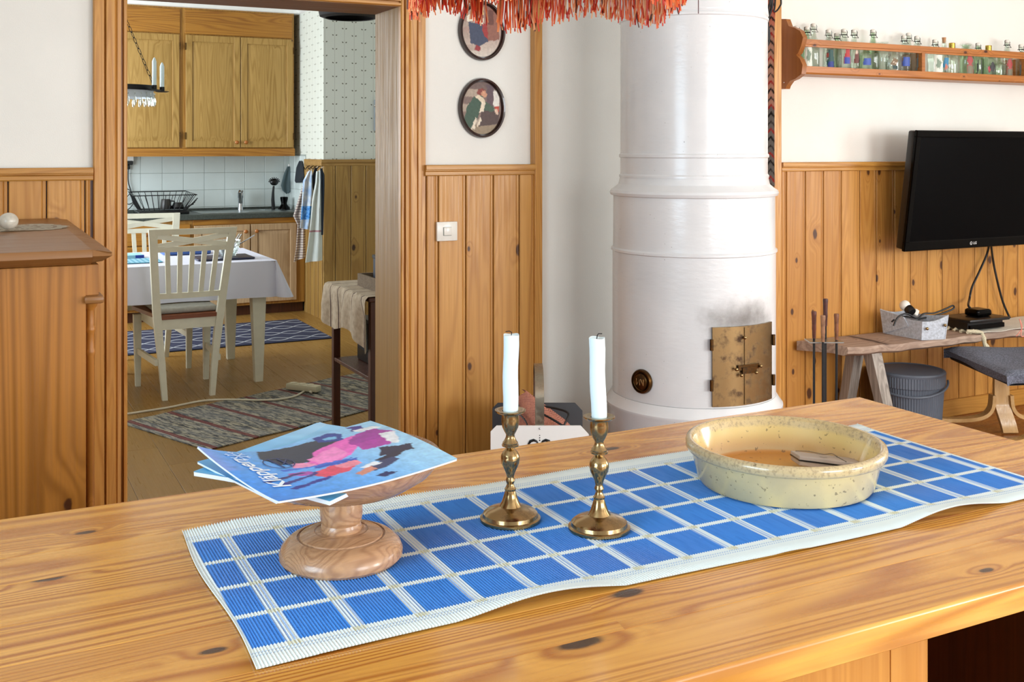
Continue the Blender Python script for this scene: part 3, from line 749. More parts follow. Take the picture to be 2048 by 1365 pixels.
# oval pictures
def bgA(u, v):
    c = mixc((150, 128, 116), (112, 92, 86), v)
    if u < .45 and int(v*7) % 2: c = (176, 158, 140)
    if v < .18: c = (150, 132, 108)
    return c
shA = [([(.62, .3), (.78, .3), (.8, .95), (.62, .95)], (96, 78, 84)), ([(.8, .55), (.95, .5), (.95, .85), (.8, .85)], (226, 222, 212)),
       ([(.42, .15), (.95, .2), (.95, .5), (.5, .52)], (84, 66, 62)),
       ([(.05, .2), (.1, .5), (.3, .72), (.5, .74), (.62, .55), (.66, .45), (.45, .45), (.35, .2), (.22, .1)], (64, 88, 72)),
       ([(.5, .6), (.62, .62), (.8, .52), (.84, .47), (.76, .42), (.56, .48)], (72, 92, 74)),
       ([(.32, .72), (.42, .76), (.58, .66), (.6, .58), (.5, .46), (.44, .44), (.5, .6), (.38, .68)], (222, 206, 178)),
       ([(.48, .62), (.58, .6), (.55, .44), (.42, .4), (.5, .52)], (228, 214, 190)),
       ([(.36, .78), (.4, .86), (.52, .88), (.6, .84), (.56, .78), (.46, .74)], (138, 66, 56)),
       ([(.48, .80), (.58, .84), (.63, .78), (.62, .72), (.55, .70), (.48, .74)], (206, 152, 120)),
       ([(.82, .55), (.84, .46), (.94, .44), (.95, .53)], (190, 70, 50)), ([(.82, .48), (.93, .47), (.92, .38), (.84, .4)], (220, 190, 166)),
       ([(.22, .1), (.34, .32), (.38, .3), (.3, .1)], (226, 212, 190)), ([(.36, .14), (.46, .34), (.5, .26), (.44, .18)], (226, 212, 190))]
def bgB(u, v):
    c = mixc((214, 204, 190), (140, 96, 84), v)
    if u < .4 and int(v*9) % 2: c = (180, 160, 146)
    return c
shB = [([(.55, .3), (.95, .34), (.95, .95), (.62, .95)], (146, 96, 80)), ([(.66, .62), (.8, .62), (.8, .9), (.66, .9)], (108, 66, 56)),
       ([(.16, .66), (.2, .25), (.45, .2), (.66, .3), (.6, .62)], (66, 74, 96)), ([(.52, .66), (.64, .62), (.66, .34), (.56, .4), (.5, .52)], (160, 52, 50)),
       ([(.1, .76), (.3, .84), (.54, .74), (.54, .62), (.3, .68), (.12, .66)], (232, 224, 202)),
       ([(.3, .84), (.4, .98), (.54, .96), (.56, .8)], (210, 176, 120)), ([(.3, .14), (.36, .22), (.46, .2), (.44, .1)], (150, 50, 54))]
def oval(py, label, bg, shapes, res=0):
    cy = YW-.001; c = atY(968, py, cy-.02)
    e0, e1 = XY(921.5, cy-.03), XY(1014.5, cy-.03); a = (e1-e0)/2; d = c.y*1.0/(dr(968)[1]); b = 60.5/F*d
    x0 = (e0+e1)/2
    t = thing('oval_picture', (x0, cy, c.z), label, 'picture', 'oval pictures in dark frames')
    fr = MB(); n = 64
    P = [(1.0, 0), (1.0, -.012), (.965, -.022), (.90, -.020), (.87, -.012), (.845, -.013), (.83, -.006), (.83, 0)]
    rings = [[fr.bm.verts.new((x0+a*(1-(1-k)*1.0)*math.cos(2*PI*i/n), cy+y, c.z+b*(1-(1-k)*.8)*math.sin(2*PI*i/n))) for k, y in P] for i in range(n)]
    for i in range(n):
        A, B = rings[i], rings[(i+1) % n]
        for k in range(len(P)): fr.bm.faces.new([A[k], A[(k+1) % len(P)], B[(k+1) % len(P)], B[k]])
    part('frame', fr, M['frame'], t)
    ia, ib = a*.835, b*.865; f = picture(bg, shapes); NU, NR = 96, 40; g = MB(); uv = []
    ctr = g.bm.verts.new((x0, cy-.007, c.z)); uv.append((.5, .5)); prev = None; first = None
    rr = [[g.bm.verts.new((x0+ia*j/NR*math.cos(2*PI*i/NU), cy-.007, c.z+ib*j/NR*math.sin(2*PI*i/NU))) for i in range(NU)] for j in range(1, NR+1)]
    for j in range(1, NR+1):
        for i in range(NU): uv.append((.5+.5*j/NR*math.cos(2*PI*i/NU), .5+.5*j/NR*math.sin(2*PI*i/NU)))
    for i in range(NU): g.bm.faces.new([ctr, rr[0][i], rr[0][(i+1) % NU]])
    for j in range(NR-1):
        for i in range(NU): g.bm.faces.new([rr[j][i], rr[j][(i+1) % NU], rr[j+1][(i+1) % NU], rr[j+1][i]])
    o = part('print', g, M['painting'], t); paint(o.data, lambda i: f(*uv[i]))
M['frame'] = flat('dark_brown_frame', '#2a1510', .22, Coat_Weight=.4)
oval(216, 'oval dark-framed picture of a leaning figure in green, the lower of two', bgA, shA)
oval(61, 'oval dark-framed picture of a figure in a blue skirt, the upper of two', bgB, shB)

# chest with a turned corner column, doily and ball
cx1 = .308; cz1 = 1.207; cy0 = 2.74
ch = thing('chest', (.0, 3.4, 0), 'tall brown pine chest with moulded top beside the doorway', 'chest')
def Yp(px, y=cy0+.06): return XY(px, y)
bx1 = Yp(172); 
part('side_panel', MB().box(-.30, bx1, cy0+.06, YW-.06, .06, 1.165, .001), M['chest'], ch)
zc0, zc1 = atY(190, 607, cy0+.05).z, atY(190, 592, cy0+.05).z
part('frieze', MB().box(bx1-.02, Yp(198), cy0+.065, YW-.07, zc1, 1.165, .001), M['chest'], ch)
part('plinth', MB().box(-.31, Yp(206), cy0+.045, YW-.06, 0, .09, .004), M['chest'], ch)
part('top_board', MB().prism([(cy0, cz1-.006), (cy0+.004, cz1), (YW-.055, cz1), (YW-.055, cz1-.04), (cy0+.05, cz1-.04), (cy0+.03, cz1-.034), (cy0+.012, cz1-.024), (cy0, cz1-.018)], 0, -.34, cx1-.045)
     .hexa([(cx1-.045, cy0+.045, cz1-.036), (cx1-.02, cy0+.02, cz1-.03), (cx1-.02, YW-.055, cz1-.03), (cx1-.045, YW-.055, cz1-.036), (cx1-.045, cy0+.002, cz1), (cx1, cy0+.002, cz1-.008), (cx1-.003, YW-.055, cz1-.006), (cx1-.045, YW-.055, cz1)])
     .hexa([(cx1-.045, cy0+.03, cz1-.034), (cx1-.02, cy0+.012, cz1-.028), (cx1-.02, cy0+.04, cz1-.03), (cx1-.045, cy0+.045, cz1-.036), (cx1-.045, cy0, cz1-.016), (cx1, cy0, cz1-.016), (cx1, cy0+.01, cz1-.008), (cx1-.045, cy0+.002, cz1)]), M['chest_top'], ch)
ccx = (Yp(172)+Yp(190))/2+.002; cr = (Yp(190)-Yp(172))/2*.9; ccy = cy0+.085
part('capital', MB().box(Yp(169, cy0+.04), Yp(209, cy0+.04), cy0+.04, cy0+.13, zc0, zc1, .006, 2), M['chest_top'], ch)
pz = [(cr*1.9, zc0), (cr*1.7, zc0-.01), (cr*1.1, zc0-.018), (cr*1.0, zc0-.022), (cr*1.0, zc0-.06), (cr*1.3, zc0-.065), (cr*1.3, zc0-.072), (cr*1.0, zc0-.078), (cr*1.0, zc0-.115), (cr*1.25, zc0-.12), (cr*1.25, zc0-.128), (cr, zc0-.135)]
pz += [(cr*1.15, .30), (cr*1.4, .28), (cr*1.1, .26), (cr*1.3, .2), (cr*1.5, .09), (0, .09)]
part('corner_column', MB().lathe([(0, zc0)]+pz, 20, (ccx, ccy, 0)), M['chest'], ch)
part('back_post', MB().box(bx1-.001, bx1+.012, cy0+.12, YW-.08, .09, zc1, .001), M['chest'], ch)
dl = MB(); dc = atZ(35, 457, cz1); ra, rb = .145, .15
def dpos(u, v):
    r = u*(1+.03*math.sin(v*2*PI*26)*(u > .9)); a = v*2*PI
    return (dc.x+ra*r*math.cos(a), dc.y+rb*r*math.sin(a), cz1+.0025+.0012*math.sin(a*5+u*9)*u)
k = [[dl.bm.verts.new(dpos(.08+.92*j/12, i/156)) for i in range(156)] for j in range(13)]
for j in range(12):
    for i in range(156):
        if j in (4, 8) and i % 6 in (0, 1, 2): continue
        dl.bm.faces.new([k[j][i], k[j][(i+1) % 156], k[j+1][(i+1) % 156], k[j+1][i]])
bmesh.ops.solidify(dl.bm, geom=dl.bm.faces[:], thickness=.0018)
single('doily', dl, flat('ecru_crochet', '#f0e8d4', .95), 'ecru crocheted doily lying on the brown chest', 'doily')
bc = atZ(17, 461, cz1+.004)
single('stone_ball', MB().ball((bc.x, bc.y, cz1+.004+.027), .027, 28, 18, (1, 1, .92)), flat('mottled_pale_stone', '#c9c2b2', .25, var=.15, vs=40), 'mottled pale round stone ball on the crocheted doily', 'ornament')

# television
yb, yt = YW-.20, YW-.285
tl, tt = atY(1796, 503, yb), atY(1822, 260, yt)
tw = 1.03; tx0 = (tl.x+tt.x)/2+.022
hgt = math.hypot(tt.z-tl.z, yb-yt); tilt = math.atan2(yb-yt, tt.z-tl.z)
tv = thing('television', (tx0+tw/2, yb, tl.z), 'flat black television tilted forward on the wall above the grey bench', 'television')
Q = Matrix.Rotation(tilt, 4, 'X')
def tvp(name, mb, mat): return part(name, mb.xf(Q), mat, tv, local=True)
h2 = tw/2
tvp('back_shell', MB().box(-h2+.006, h2-.006, -.002, .045, .006, hgt-.006, .01, 2), M['blackp'])
fr = MB().box(-h2, h2, -.02, 0, 0, .05, .004).box(-h2, h2, -.02, 0, hgt-.035, hgt, .004).box(-h2, -h2+.035, -.02, 0, .045, hgt-.03, .004).box(h2-.035, h2, -.02, 0, .045, hgt-.03, .004)
tvp('bezel', fr, M['gloss'])
tvp('screen', MB().box(-h2+.03, h2-.03, -.016, 0, .045, hgt-.03), M['screen'])
tm = text_mb('LG', .020, 0, .0004); tm.xf(Matrix.Translation((-.005, -.0212, .026)) @ Matrix.Rotation(PI/2, 4, 'X'))
tc = MB().lathe([(.0075, 0), (.009, 0), (.009, .001), (.0075, .001), (.0075, 0)], 20); tc.box(-.003, -.0015, -.004, .004, 0, .001).box(-.003, .003, -.004, -.0025, 0, .001)
tc.xf(Matrix.Translation((-.034, -.0205, .026)) @ Matrix.Rotation(PI/2, 4, 'X'))
tvp('logo', tm, M['white']); tvp('emblem', tc, M['white'])
tvp('wall_bracket', MB().box(-.15, .15, .045, .14, hgt*.35, hgt*.7, .01), M['blackp'])

# bottle shelf on the wall
SX = 3.585; SY0, SY1 = YW-.165, YW-.001
sh_ = thing('bottle_shelf', (4.7, YW, 1.75), 'long pine wall shelf with scrolled end bracket and front rail', 'shelf')
def shz(px, py): return atY(px, py, SY0).z
bzT, bzB = atY(1563, 38, YW).z, atY(1563, 178, YW).z
XL = atY(1563, 100, YW-.01).x
O = []
for px, py in ((1563, 38), (1572, 38), (1577, 52), (1590, 56), (1600, 62), (1606, 75), (1602, 92), (1596, 107), (1592, 110), (1600, 118), (1605, 130), (1603, 148), (1590, 158), (1580, 162), (1573, 172), (1571, 178), (1563, 178)):
    p = atX(px, py, XL); O.append((min(p.y, YW-.001), p.z))
part('end_bracket', MB().prism(O, 0, XL, XL+.028), M['bracket'], sh_, smooth=50)
part('end_bracket', MB().prism(O, 0, 5.75, 5.778), M['bracket'], sh_, smooth=50)
fy0 = min(p[0] for p in O)+.012
rzT, rzM = atY(1612, 78, fy0).z, atY(1612, 93, fy0).z
bz1, bz0 = atY(1612, 132, fy0).z, atY(1612, 148, fy0).z
part('front_rail', MB().prism([(fy0, rzM+.012), (fy0, rzT), (fy0+.014, rzT), (fy0+.014, rzM), (fy0+.004, rzM), (fy0+.004, rzM+.01)], 0, XL+.02, 5.75), M['shelf'], sh_)
part('shelf_board', MB().prism([(fy0, bz0+.008), (fy0, bz1), (fy0+.010, bz1), (fy0+.010, bz1-.012), (YW-.001, bz1-.012), (YW-.001, bz0), (fy0+.008, bz0)], 0, XL+.02, 5.75), M['shelf'], sh_)
for px in (1848,):
    x = XY(px, fy0); part('divider', MB().box(x-.012, x+.012, fy0+.002, YW-.002, bz1-.011, rzM+.004, .001), M['shelf'], sh_)
part('divider', MB().box(5.2, 5.224, fy0+.002, YW-.002, bz1-.011, rzM+.004, .001), M['shelf'], sh_)
part('screw', MB().ball((XL-.001, YW-.03, bzB+.03), .004, 8, 6), M['chrome'], sh_)
bs = bz1-.0115
cap_wire = M['steel']
M['cork'] = flat('cork', '#b98a62', .9, var=.2, vs=200)
decals = {
 'troll': ([([(.2, .0), (.15, .3), (.35, .55), (.3, .9), (.7, .95), (.75, .6), (.85, .3), (.8, 0)], (28, 74, 70)), ([(.25, .0), (.3, .35), (.75, .3), (.8, 0)], (24, 44, 130)), ([(.1, .55), (.15, .8), (.35, .75), (.35, .5)], (150, 60, 44))]),
 'child': ([([(.3, .55), (.35, .9), (.7, .9), (.72, .55)], (178, 40, 40)), ([(.25, .2), (.25, .56), (.78, .56), (.75, .2)], (46, 70, 160))]),
 'man': ([([(.3, .3), (.35, .8), (.75, .75), (.7, .3)], (104, 44, 34)), ([(.4, .76), (.42, .96), (.62, .96), (.62, .76)], (226, 200, 180)), ([(.7, .4), (.95, .6), (.95, .5), (.72, .3)], (40, 44, 60))]),
 'blue': ([([(.15, .3), (.2, .8), (.85, .75), (.9, .25)], (62, 88, 170))]),
 'roof': ([([(.05, .45), (.4, .98), (.9, .8), (.6, .35)], (120, 96, 66)), ([(.3, .1), (.25, .4), (.8, .36), (.9, .1)], (22, 58, 54)), ([(.3, .65), (.7, .5), (.72, .56), (.32, .71)], (230, 220, 200))]),
 'white': ([([(.05, .02), (.05, .98), (.95, .98), (.95, .02)], (224, 228, 214)), ([(.25, .3), (.35, .8), (.8, .6), (.6, .2)], (120, 140, 120))]),
 'bird': ([([(.1, .3), (.3, .75), (.9, .8), (.7, .3)], (52, 132, 170)), ([(.3, .1), (.4, .5), (.8, .3)], (196, 110, 80))]),
 'heart': ([([(.2, .6), (.35, .95), (.6, .95), (.8, .6), (.5, .3)], (170, 62, 62)), ([(.2, .0), (.25, .4), (.8, .4), (.85, 0)], (120, 112, 88))]),
 'black': ([([(.4, .2), (.2, .5), (.5, .9), (.8, .6), (.6, .2)], (34, 34, 34)), ([(.05, .4), (.2, .6), (.35, .3), (.2, .1)], (196, 80, 90))]),
 'writing': ([([(.1, .1), (.2, .9), (.3, .9), (.24, .1)], (60, 66, 60)), ([(.5, .1), (.5, .9), (.58, .9), (.58, .1)], (60, 66, 60)), ([(.8, .1), (.76, .9), (.84, .9), (.88, .1)], (60, 66, 60))]),
}
def bottle(px, topy, kind, stopper, dec, label, dep=.09, w=None):
    y = fy0+.027+dep*.55; x = XY(px, y); ztop = atY(px, topy, y).z; h = ztop-bs
    t = thing('glass_bottle', (x, y, bs), label, 'bottle', 'decorated glass bottles on the wall shelf')
    w = w or {'tall': .030, 'square': .034, 'flask': .046, 'jar': .042, 'slim': .024}[kind]
    sh0 = h*{'tall': .60, 'square': .62, 'flask': .58, 'jar': .78, 'slim': .66}[kind]; nk = h-(.022 if stopper == 'swing' else .018)
    nr = .0115 if kind != 'jar' else .020
    prof = [(0, .001), (w*.85, .001), (w, .008), (w, sh0*.93), (w*.9, sh0), (w*.55, sh0+(nk-sh0)*.3), (nr*1.05, sh0+(nk-sh0)*.62), (nr, nk-.004), (nr*1.25, nk-.003), (nr*1.25, nk), (nr*.7, nk), (nr*.7, nk-.02), (w*.5, sh0*.98), (w-.003, sh0*.88), (w-.003, .012), (0, .010)]
    g = MB().lathe(prof, 4 if kind == 'square' else 18)
    if kind == 'square': g.xf(Matrix.Rotation(PI/4, 4, 'Z') @ Matrix.Scale(1.15, 4))
    if kind == 'square':
        for v in g.bm.verts: v.co.z /= 1.15
    if kind == 'flask': g.xf(Matrix.Diagonal((1, .55, 1, 1)))
    g.xf(Matrix.Rotation(-.2, 4, 'Z'))
    part('glass_body', g, M['glassg'] if (px*7) % 3 < 1 else M['glass'], t, local=True, smooth=50)
    if stopper == 'swing':
        s = part('stopper', MB().lathe([(0, nk-.002), (nr*.8, nk-.002), (nr*1.15, nk+.004), (nr*1.1, nk+.013), (nr*.6, nk+.018), (0, nk+.018)], 14), M['porcelain'], t, local=True)
        wr = MB(); e = nr*1.5
        wr.tube([(-e, 0, nk-.014), (-e-.003, -.003, nk+.002), (-e, 0, nk+.012), (0, 0, nk+.0165), (e, 0, nk+.012), (e+.003, -.003, nk+.002), (e, 0, nk-.014)], .0016, 6)
        wr.tube([(e*math.cos(q_*PI/5), e*math.sin(q_*PI/5), nk-.012) for q_ in range(11)], .0016, 6)
        wr.tube([(-e, 0, nk-.012), (-e-.002, -.012, nk-.026), (e+.002, -.012, nk-.026), (e, 0, nk-.012)], .0015, 6)
        part('wire_bail', wr, cap_wire if px % 2 else M['blackp'], t, local=True)
    elif stopper == 'cork': part('cork', MB().lathe([(0, nk-.012), (nr*.68, nk-.012), (nr*.95, nk+.018), (0, nk+.018)], 14), M['cork'], t, local=True)
    elif stopper == 'brass': part('cap', MB().lathe([(0, nk-.010), (.0165, nk-.010), (.0165, nk+.016), (.015, nk+.018), (0, nk+.018)], 18), M['brass_cap'], t, local=True)
    elif stopper == 'flat': part('lid', MB().lathe([(0, nk), (nr*1.5, nk), (nr*1.5, nk+.006), (0, nk+.008)], 18), M['glass'], t, local=True)
    if dec:
        g = MB(); pts = []; zz0, zz1 = .012, sh0*.86; k_ = .55 if kind == 'flask' else 1.0; R = w+.0006; aw = min(1.0, .030/w)
        P = decals[dec]; N = 14
        vid = {}
        for i in range(N+1):
            for j in range(N+1):
                a = -PI/2-.35+(i/N-.5)*2*aw; vid[i, j] = g.bm.verts.new((R*math.cos(a), R*k_*math.sin(a)-(.004 if kind == 'square' else 0), zz0+(zz1-zz0)*j/N)); pts.append((i/N, j/N))
        used = set()
        for i in range(N):
            for j in range(N):
                u, v = (i+.5)/N, (j+.5)/N
                if any(in_poly(u, v, q_[0]) for q_ in P): g.bm.faces.new([vid[i, j], vid[i+1, j], vid[i+1, j+1], vid[i, j+1]])
        cl = []
        for vv in list(g.bm.verts):
            pass
        keys = list(vid.keys()); keep = [kx for kx in keys if vid[kx].link_faces]
        for kx in keys:
            if not vid[kx].link_faces: g.bm.verts.remove(vid[kx])
        o = part('painted_motif', g, M['decal'], t, local=True)
        def col(i):
            u, v = keep[i][0]/N, keep[i][1]/N; c = P[0][1]
            for q_, cc in P:
                if in_poly(u, v, q_): c = cc
            return c
        paint(o.data, col)
B = [
 (1593, 50, 'tall', 'swing', None, 'clear bottle with a dark stopper right beside the scrolled bracket', .10),
 (1614, 51, 'slim', 'swing', 'white', 'slim bottle with a framed white label near the scrolled bracket', .03),
 (1627, 45, 'tall', 'swing', None, 'tallest swing-top bottle at the bracket end of the shelf', .11),
 (1657, 57, 'tall', 'swing', 'troll', 'round bottle painted with a dark green and blue troll', .05),
 (1674, 64, 'slim', 'swing', None, 'short slim bottle tucked between the troll and the child bottles', .12),
 (1688, 56, 'square', 'swing', 'child', 'square bottle painted with a child in red and blue', .05),
 (1708, 57, 'tall', 'swing', 'man', 'swing-top bottle painted with a brown-coated man', .06),
 (1728, 84, 'square', 'flat', 'blue', 'low square bottle with a blue painted patch', .03),
 (1746, 57, 'tall', 'swing', None, 'plain tall swing-top bottle standing clear of its neighbours', .10),
 (1765, 80, 'jar', 'flat', None, 'low lidded glass jar behind the roof-painted flask', .12),
 (1787, 86, 'flask', 'flat', 'roof', 'flat flask painted with a brown roof and dark green patch', .02),
 (1808, 69, 'tall', 'swing', 'blue', 'bottle with a small blue stripe left of the shelf divider', .07),
 (1817, 64, 'slim', 'swing', None, 'tall slim bottle behind the blue-striped bottle', .13),
 (1834, 70, 'square', 'swing', 'writing', 'square bottle covered in grey writing left of the divider', .05),
 (1870, 77, 'square', 'swing', 'white', 'square bottle with a white painted label right of the divider', .03),
 (1888, 75, 'slim', 'cork', 'bird', 'slim corked bottle with a blue bird motif', .05),
 (1904, 86, 'flask', 'brass', None, 'round flask with a brass cap beside the corked bottle', .03),
 (1932, 84, 'jar', 'flat', 'heart', 'wide jar with a red motif behind the left brass cap', .06),
 (1956, 84, 'tall', 'swing', 'writing', 'low swing-top bottle with grey writing', .09),
 (1977, 91, 'square', 'brass', 'black', 'square bottle with brass cap and black and pink motif', .03),
 (1998, 108, 'flask', 'flat', None, 'clear flat flask between the brass cap and the tall right bottle', .05),
 (2014, 78, 'tall', 'swing', 'heart', 'tall swing-top bottle painted with a heart and brown band', .08),
 (2042, 87, 'tall', 'swing', 'writing', 'rightmost swing-top bottle in the picture', .04),
]
for b_ in B: bottle(*b_[:6], dep=b_[6])

# woven band and black cord hanging on the post behind the stove
wx = px0-.012
band = MB(); ytop = YW-.075; cols = []
zb0 = atX(1533, 372, wx).z
NB = 240
vs = []
for i in range(NB+1):
    z = 2.7-(2.7-zb0)*i/NB
    row = [band.bm.verts.new((wx-.006+.002*math.sin(i*.08)-.0*j, YW-.13+.052*j/10+.003*math.sin(i*.05), z)) for j in range(11)]
    vs.append(row)
    for j in range(11): cols.append((i, j))
for i in range(NB):
    for j in range(10): band.bm.faces.new([vs[i][j], vs[i][j+1], vs[i+1][j+1], vs[i+1][j]])
bmesh.ops.solidify(band.bm, geom=band.bm.faces[:], thickness=.0015)
bo = single('woven_band', band, M['print_cloth'] if 'print_cloth' in M else attr_mat('woven_band', .9), 'long woven band with red, black and grey chevrons hanging beside the stove', 'wall hanging')
def bandcol(i):
    v = bo.data.vertices[i].co; zt = v.z; yy = v.y
    k_ = (zt*26+abs(yy)*22) % 3.0
    sec = int((zt*2.6+7)) % 3
    base = [(222, 150, 128), (140, 134, 130), (206, 160, 140)][sec]
    if k_ < .38: return (40, 30, 30)
    if 1.0 < k_ < 1.35: return (190, 62, 54)
    if 2.0 < k_ < 2.25: return (70, 60, 60)
    return base
paint(bo.data, bandcol)
cm = MB()
yq = YW-.16
def wp(px, py, y=yq): return atY(px, py, y)
def smooth_path(P, n=6):
    out = []
    P = [Vector(p) for p in P]
    for i in range(len(P)-1):
        p0, p1, p2, p3 = P[max(i-1, 0)], P[i], P[i+1], P[min(i+2, len(P)-1)]
        for k_ in range(n):
            t = k_/n; out.append(.5*((2*p1)+(-p0+p2)*t+(2*p0-5*p1+4*p2-p3)*t*t+(-p0+3*p1-3*p2+p3)*t**3))
    out.append(P[-1]); return out
cm.tube(smooth_path([wp(1556, -60), wp(1562, 0), wp(1560, 12), wp(1553, 22), wp(1548, 22), wp(1550, 8), wp(1552, -50)]), .0042, 8)
cm.tube(smooth_path([wp(1546, -60), wp(1544, 5), wp(1542, 20), wp(1537, 34), wp(1535, 48), wp(1538, 66), wp(1537, 84), wp(1534, 92)]), .0065, 8)
cm.tube(smooth_path([wp(1539, -60), wp(1541, 0), wp(1537, 16), wp(1535, 34), wp(1536, 60), wp(1535, 80)]), .006, 8)
single('hanging_cord', cm, M['cableb'], 'looped black cord hanging at the top of the pine post beside the stove', 'cord')

# weathered bench below the television
BZ = .50; BX0, BY0, BY1 = 3.74, YW-.335, YW-.055
be = thing('bench', (4.5, YW-.2, 0), 'low weathered grey wooden bench with a live edge under the television', 'bench')
mb = MB(); N = 60; rows = []
rnd = random.Random(3)
for i in range(N+1):
    u = i/N; x = BX0+u*(6.0-BX0)
    front = BY0+.012*math.sin(u*31)+.008*math.sin(u*77+1)+(.03*math.exp(-((u-.26)/.04)**2)*-1)
    if u < .03: front += (1-u/.03)*.03
    xl = x-(.10*(1-u/.02) if u < .02 else 0)
    rows.append([mb.bm.verts.new(p) for p in ((x, front, BZ-.012), (x, front+.006, BZ), (x, (BY0+BY1)/2, BZ+.002), (xl, BY1, BZ), (xl, BY1, BZ-.045), (x, (BY0+BY1)/2, BZ-.045), (x, front+.03, BZ-.045), (x, front+.004, BZ-.032))])
for A, Bb in zip(rows, rows[1:]):
    for k_ in range(8): mb.bm.faces.new([A[k_], A[(k_+1) % 8], Bb[(k_+1) % 8], Bb[k_]])
mb.bm.faces.new(rows[0][::-1]); mb.bm.faces.new(rows[-1])
part('seat_plank', mb, M['grey_wood'], be)
for X in (XY(1744, BY0+.07), 5.6):
    ft_ = XY(1788, BY0-.04) if X < 5 else X+.02
    part('leg', MB().beam([(ft_, BY0-.04, 0), (X, BY0+.07, BZ-.045)], [(.055, .05), (.065, .06)]), M['grey_wood_z'], be)
    bk0 = XY(1712, BY1-.09) if X < 5 else X
    part('leg', MB().beam([(bk0-.03, BY1-.02, 0), (bk0, BY1-.09, BZ-.045)], [(.055, .05), (.065, .06)]), M['grey_wood_z'], be)

# lidded bucket
bkx, bky, bkr = 3.81+.36, 3.5+.22, .165
ctr = atD(1818, 735, 5.34); bkx, bky = ctr.x, ctr.y; bkr = 69*5.34/F
zl = min(EYE-(738-HY)*5.34/F, .44)
bk = thing('bucket', (bkx, bky, 0), 'grey ribbed plastic bucket with a lid and swing handle under the bench', 'bucket')
mb = MB(); n = 160
def rib(r, i): return r*(1+(.012 if i % 2 else -.004))
pf = [(bkr*.84, 0), (bkr*.95, zl-.075), (bkr*.97, zl-.07)]
ring = [[mb.bm.verts.new((bkx+rib(r, i)*math.cos(2*PI*i/n), bky+rib(r, i)*math.sin(2*PI*i/n), z)) for i in range(n)] for r, z in pf]
for A, Bb in zip(ring, ring[1:]):
    for i in range(n): mb.bm.faces.new([A[i], A[(i+1) % n], Bb[(i+1) % n], Bb[i]])
mb.bm.faces.new(ring[0][::-1]); mb.bm.faces.new(ring[-1])
part('body', mb, M['bucket'], bk, smooth=20)
mb = MB(); pf = [(bkr*.985, zl-.07), (bkr*.985, zl-.016)]
ring = [[mb.bm.verts.new((bkx+rib(r, i)*math.cos(2*PI*i/n), bky+rib(r, i)*math.sin(2*PI*i/n), z)) for i in range(n)] for r, z in pf]
for i in range(n): mb.bm.faces.new([ring[0][i], ring[0][(i+1) % n], ring[1][(i+1) % n], ring[1][i]])
mb.bm.faces.new(ring[0][::-1]); mb.bm.faces.new(ring[-1])
part('collar', mb, M['bucket'], bk, smooth=20)
part('lid', MB().lathe([(0, zl-.018), (bkr*1.0, zl-.018), (bkr*1.01, zl-.008), (bkr*.99, zl-.002), (bkr*.93, zl), (bkr*.90, zl-.004), (0, zl-.004)], 64, (bkx, bky, 0)), M['bucket'], bk)
hp = [(bkx+bkr*1.05*math.cos(a), bky+bkr*1.05*math.sin(a), zl-.055-.06*math.sin((a+PI*1.06)/PI*PI if False else max(0, (a+PI)/PI)*PI)) for a in [(-PI)+PI*i/24 for i in range(25)]]
part('handle', MB().tube([(p[0], p[1], zl-.05-.055*math.sin(PI*i/24)) for i, p in enumerate(hp)], .006, 8), M['bucket'], bk)
# put the handle side towards the photographer
for o_ in bpy.data.objects:
    if o_.parent == bk and o_.name.startswith('handle'): o_.rotation_euler = (0, 0, -.75)

# felt basket on the bench with cables and a bulb lamp
F_, L_, R_ = atZ(1843, 681, BZ+.002), atZ(1753, 664, BZ+.002), atZ(1891, 679, BZ+.002)
L_.y = min(L_.y, YW-.09)
Bk = L_+(R_-F_); Bk.y = min(Bk.y, YW-.06)
fb = thing('felt_basket', ((F_.x+Bk.x)/2, (F_.y+Bk.y)/2, BZ+.002), 'light grey felt storage basket with riveted folded corners on the bench', 'basket')
cc = (F_+Bk)/2; top = []
for p, hh in ((F_, .095), (R_, .125), (Bk, .115), (L_, .125)):
    q_ = p+(p-cc)*.10; q_.z = BZ+hh; top.append(q_)
bot = [F_, R_, Bk, L_]
fbm = MB()
for i in range(4):
    j = (i+1) % 4
    a, b_, c_, d_ = bot[i], bot[j], top[j], top[i]
    def fq(u, v, a=a, b_=b_, c_=c_, d_=d_):
        p = (a*(1-u)+b_*u)*(1-v)+(d_*(1-u)+c_*u)*v; p = p.copy(); p.z -= .012*math.sin(PI*u)*v; return p
    fbm.sheet(10, 4, fq, .006)
fbm.sheet(4, 4, lambda u, v: (bot[0]*(1-u)+bot[1]*u)*(1-v)+(bot[3]*(1-u)+bot[2]*u)*v+Vector((0, 0, .006)), .005)
part('felt_shell', fbm, M['felt'], fb)
flap = MB()
a = bot[3]+(bot[0]-bot[3])*.0; 
P0 = [bot[3]+Vector((-.008, -.010, .002)), bot[3]*.35+bot[0]*.65+Vector((-.006, -.011, .06)), top[3]*.45+top[0]*.55+Vector((-.006, -.01, -.004)), top[3]+Vector((-.010, -.009, 0))]
flap.sheet(6, 4, lambda u, v: (P0[0]*(1-u)+P0[1]*u)*(1-v)+(P0[3]*(1-u)+P0[2]*u)*v, .004)
part('folded_flap', flap, M['felt'], fb)
for f_ in (.15, .85):
    p = (bot[0]*(1-f_)+bot[1]*f_)*.35+(top[0]*(1-f_)+top[1]*f_)*.65
    d_ = Vector((-(bot[1]-bot[0]).y*-1, -(bot[1]-bot[0]).x, 0)).normalized()
    part('rivet', MB().ball(p+Vector((-.002, -.010, -.004)), .008, 12, 8), M['brass'], fb)
mid = (top[0]+top[1]+top[2]+top[3])/4
cm = MB()
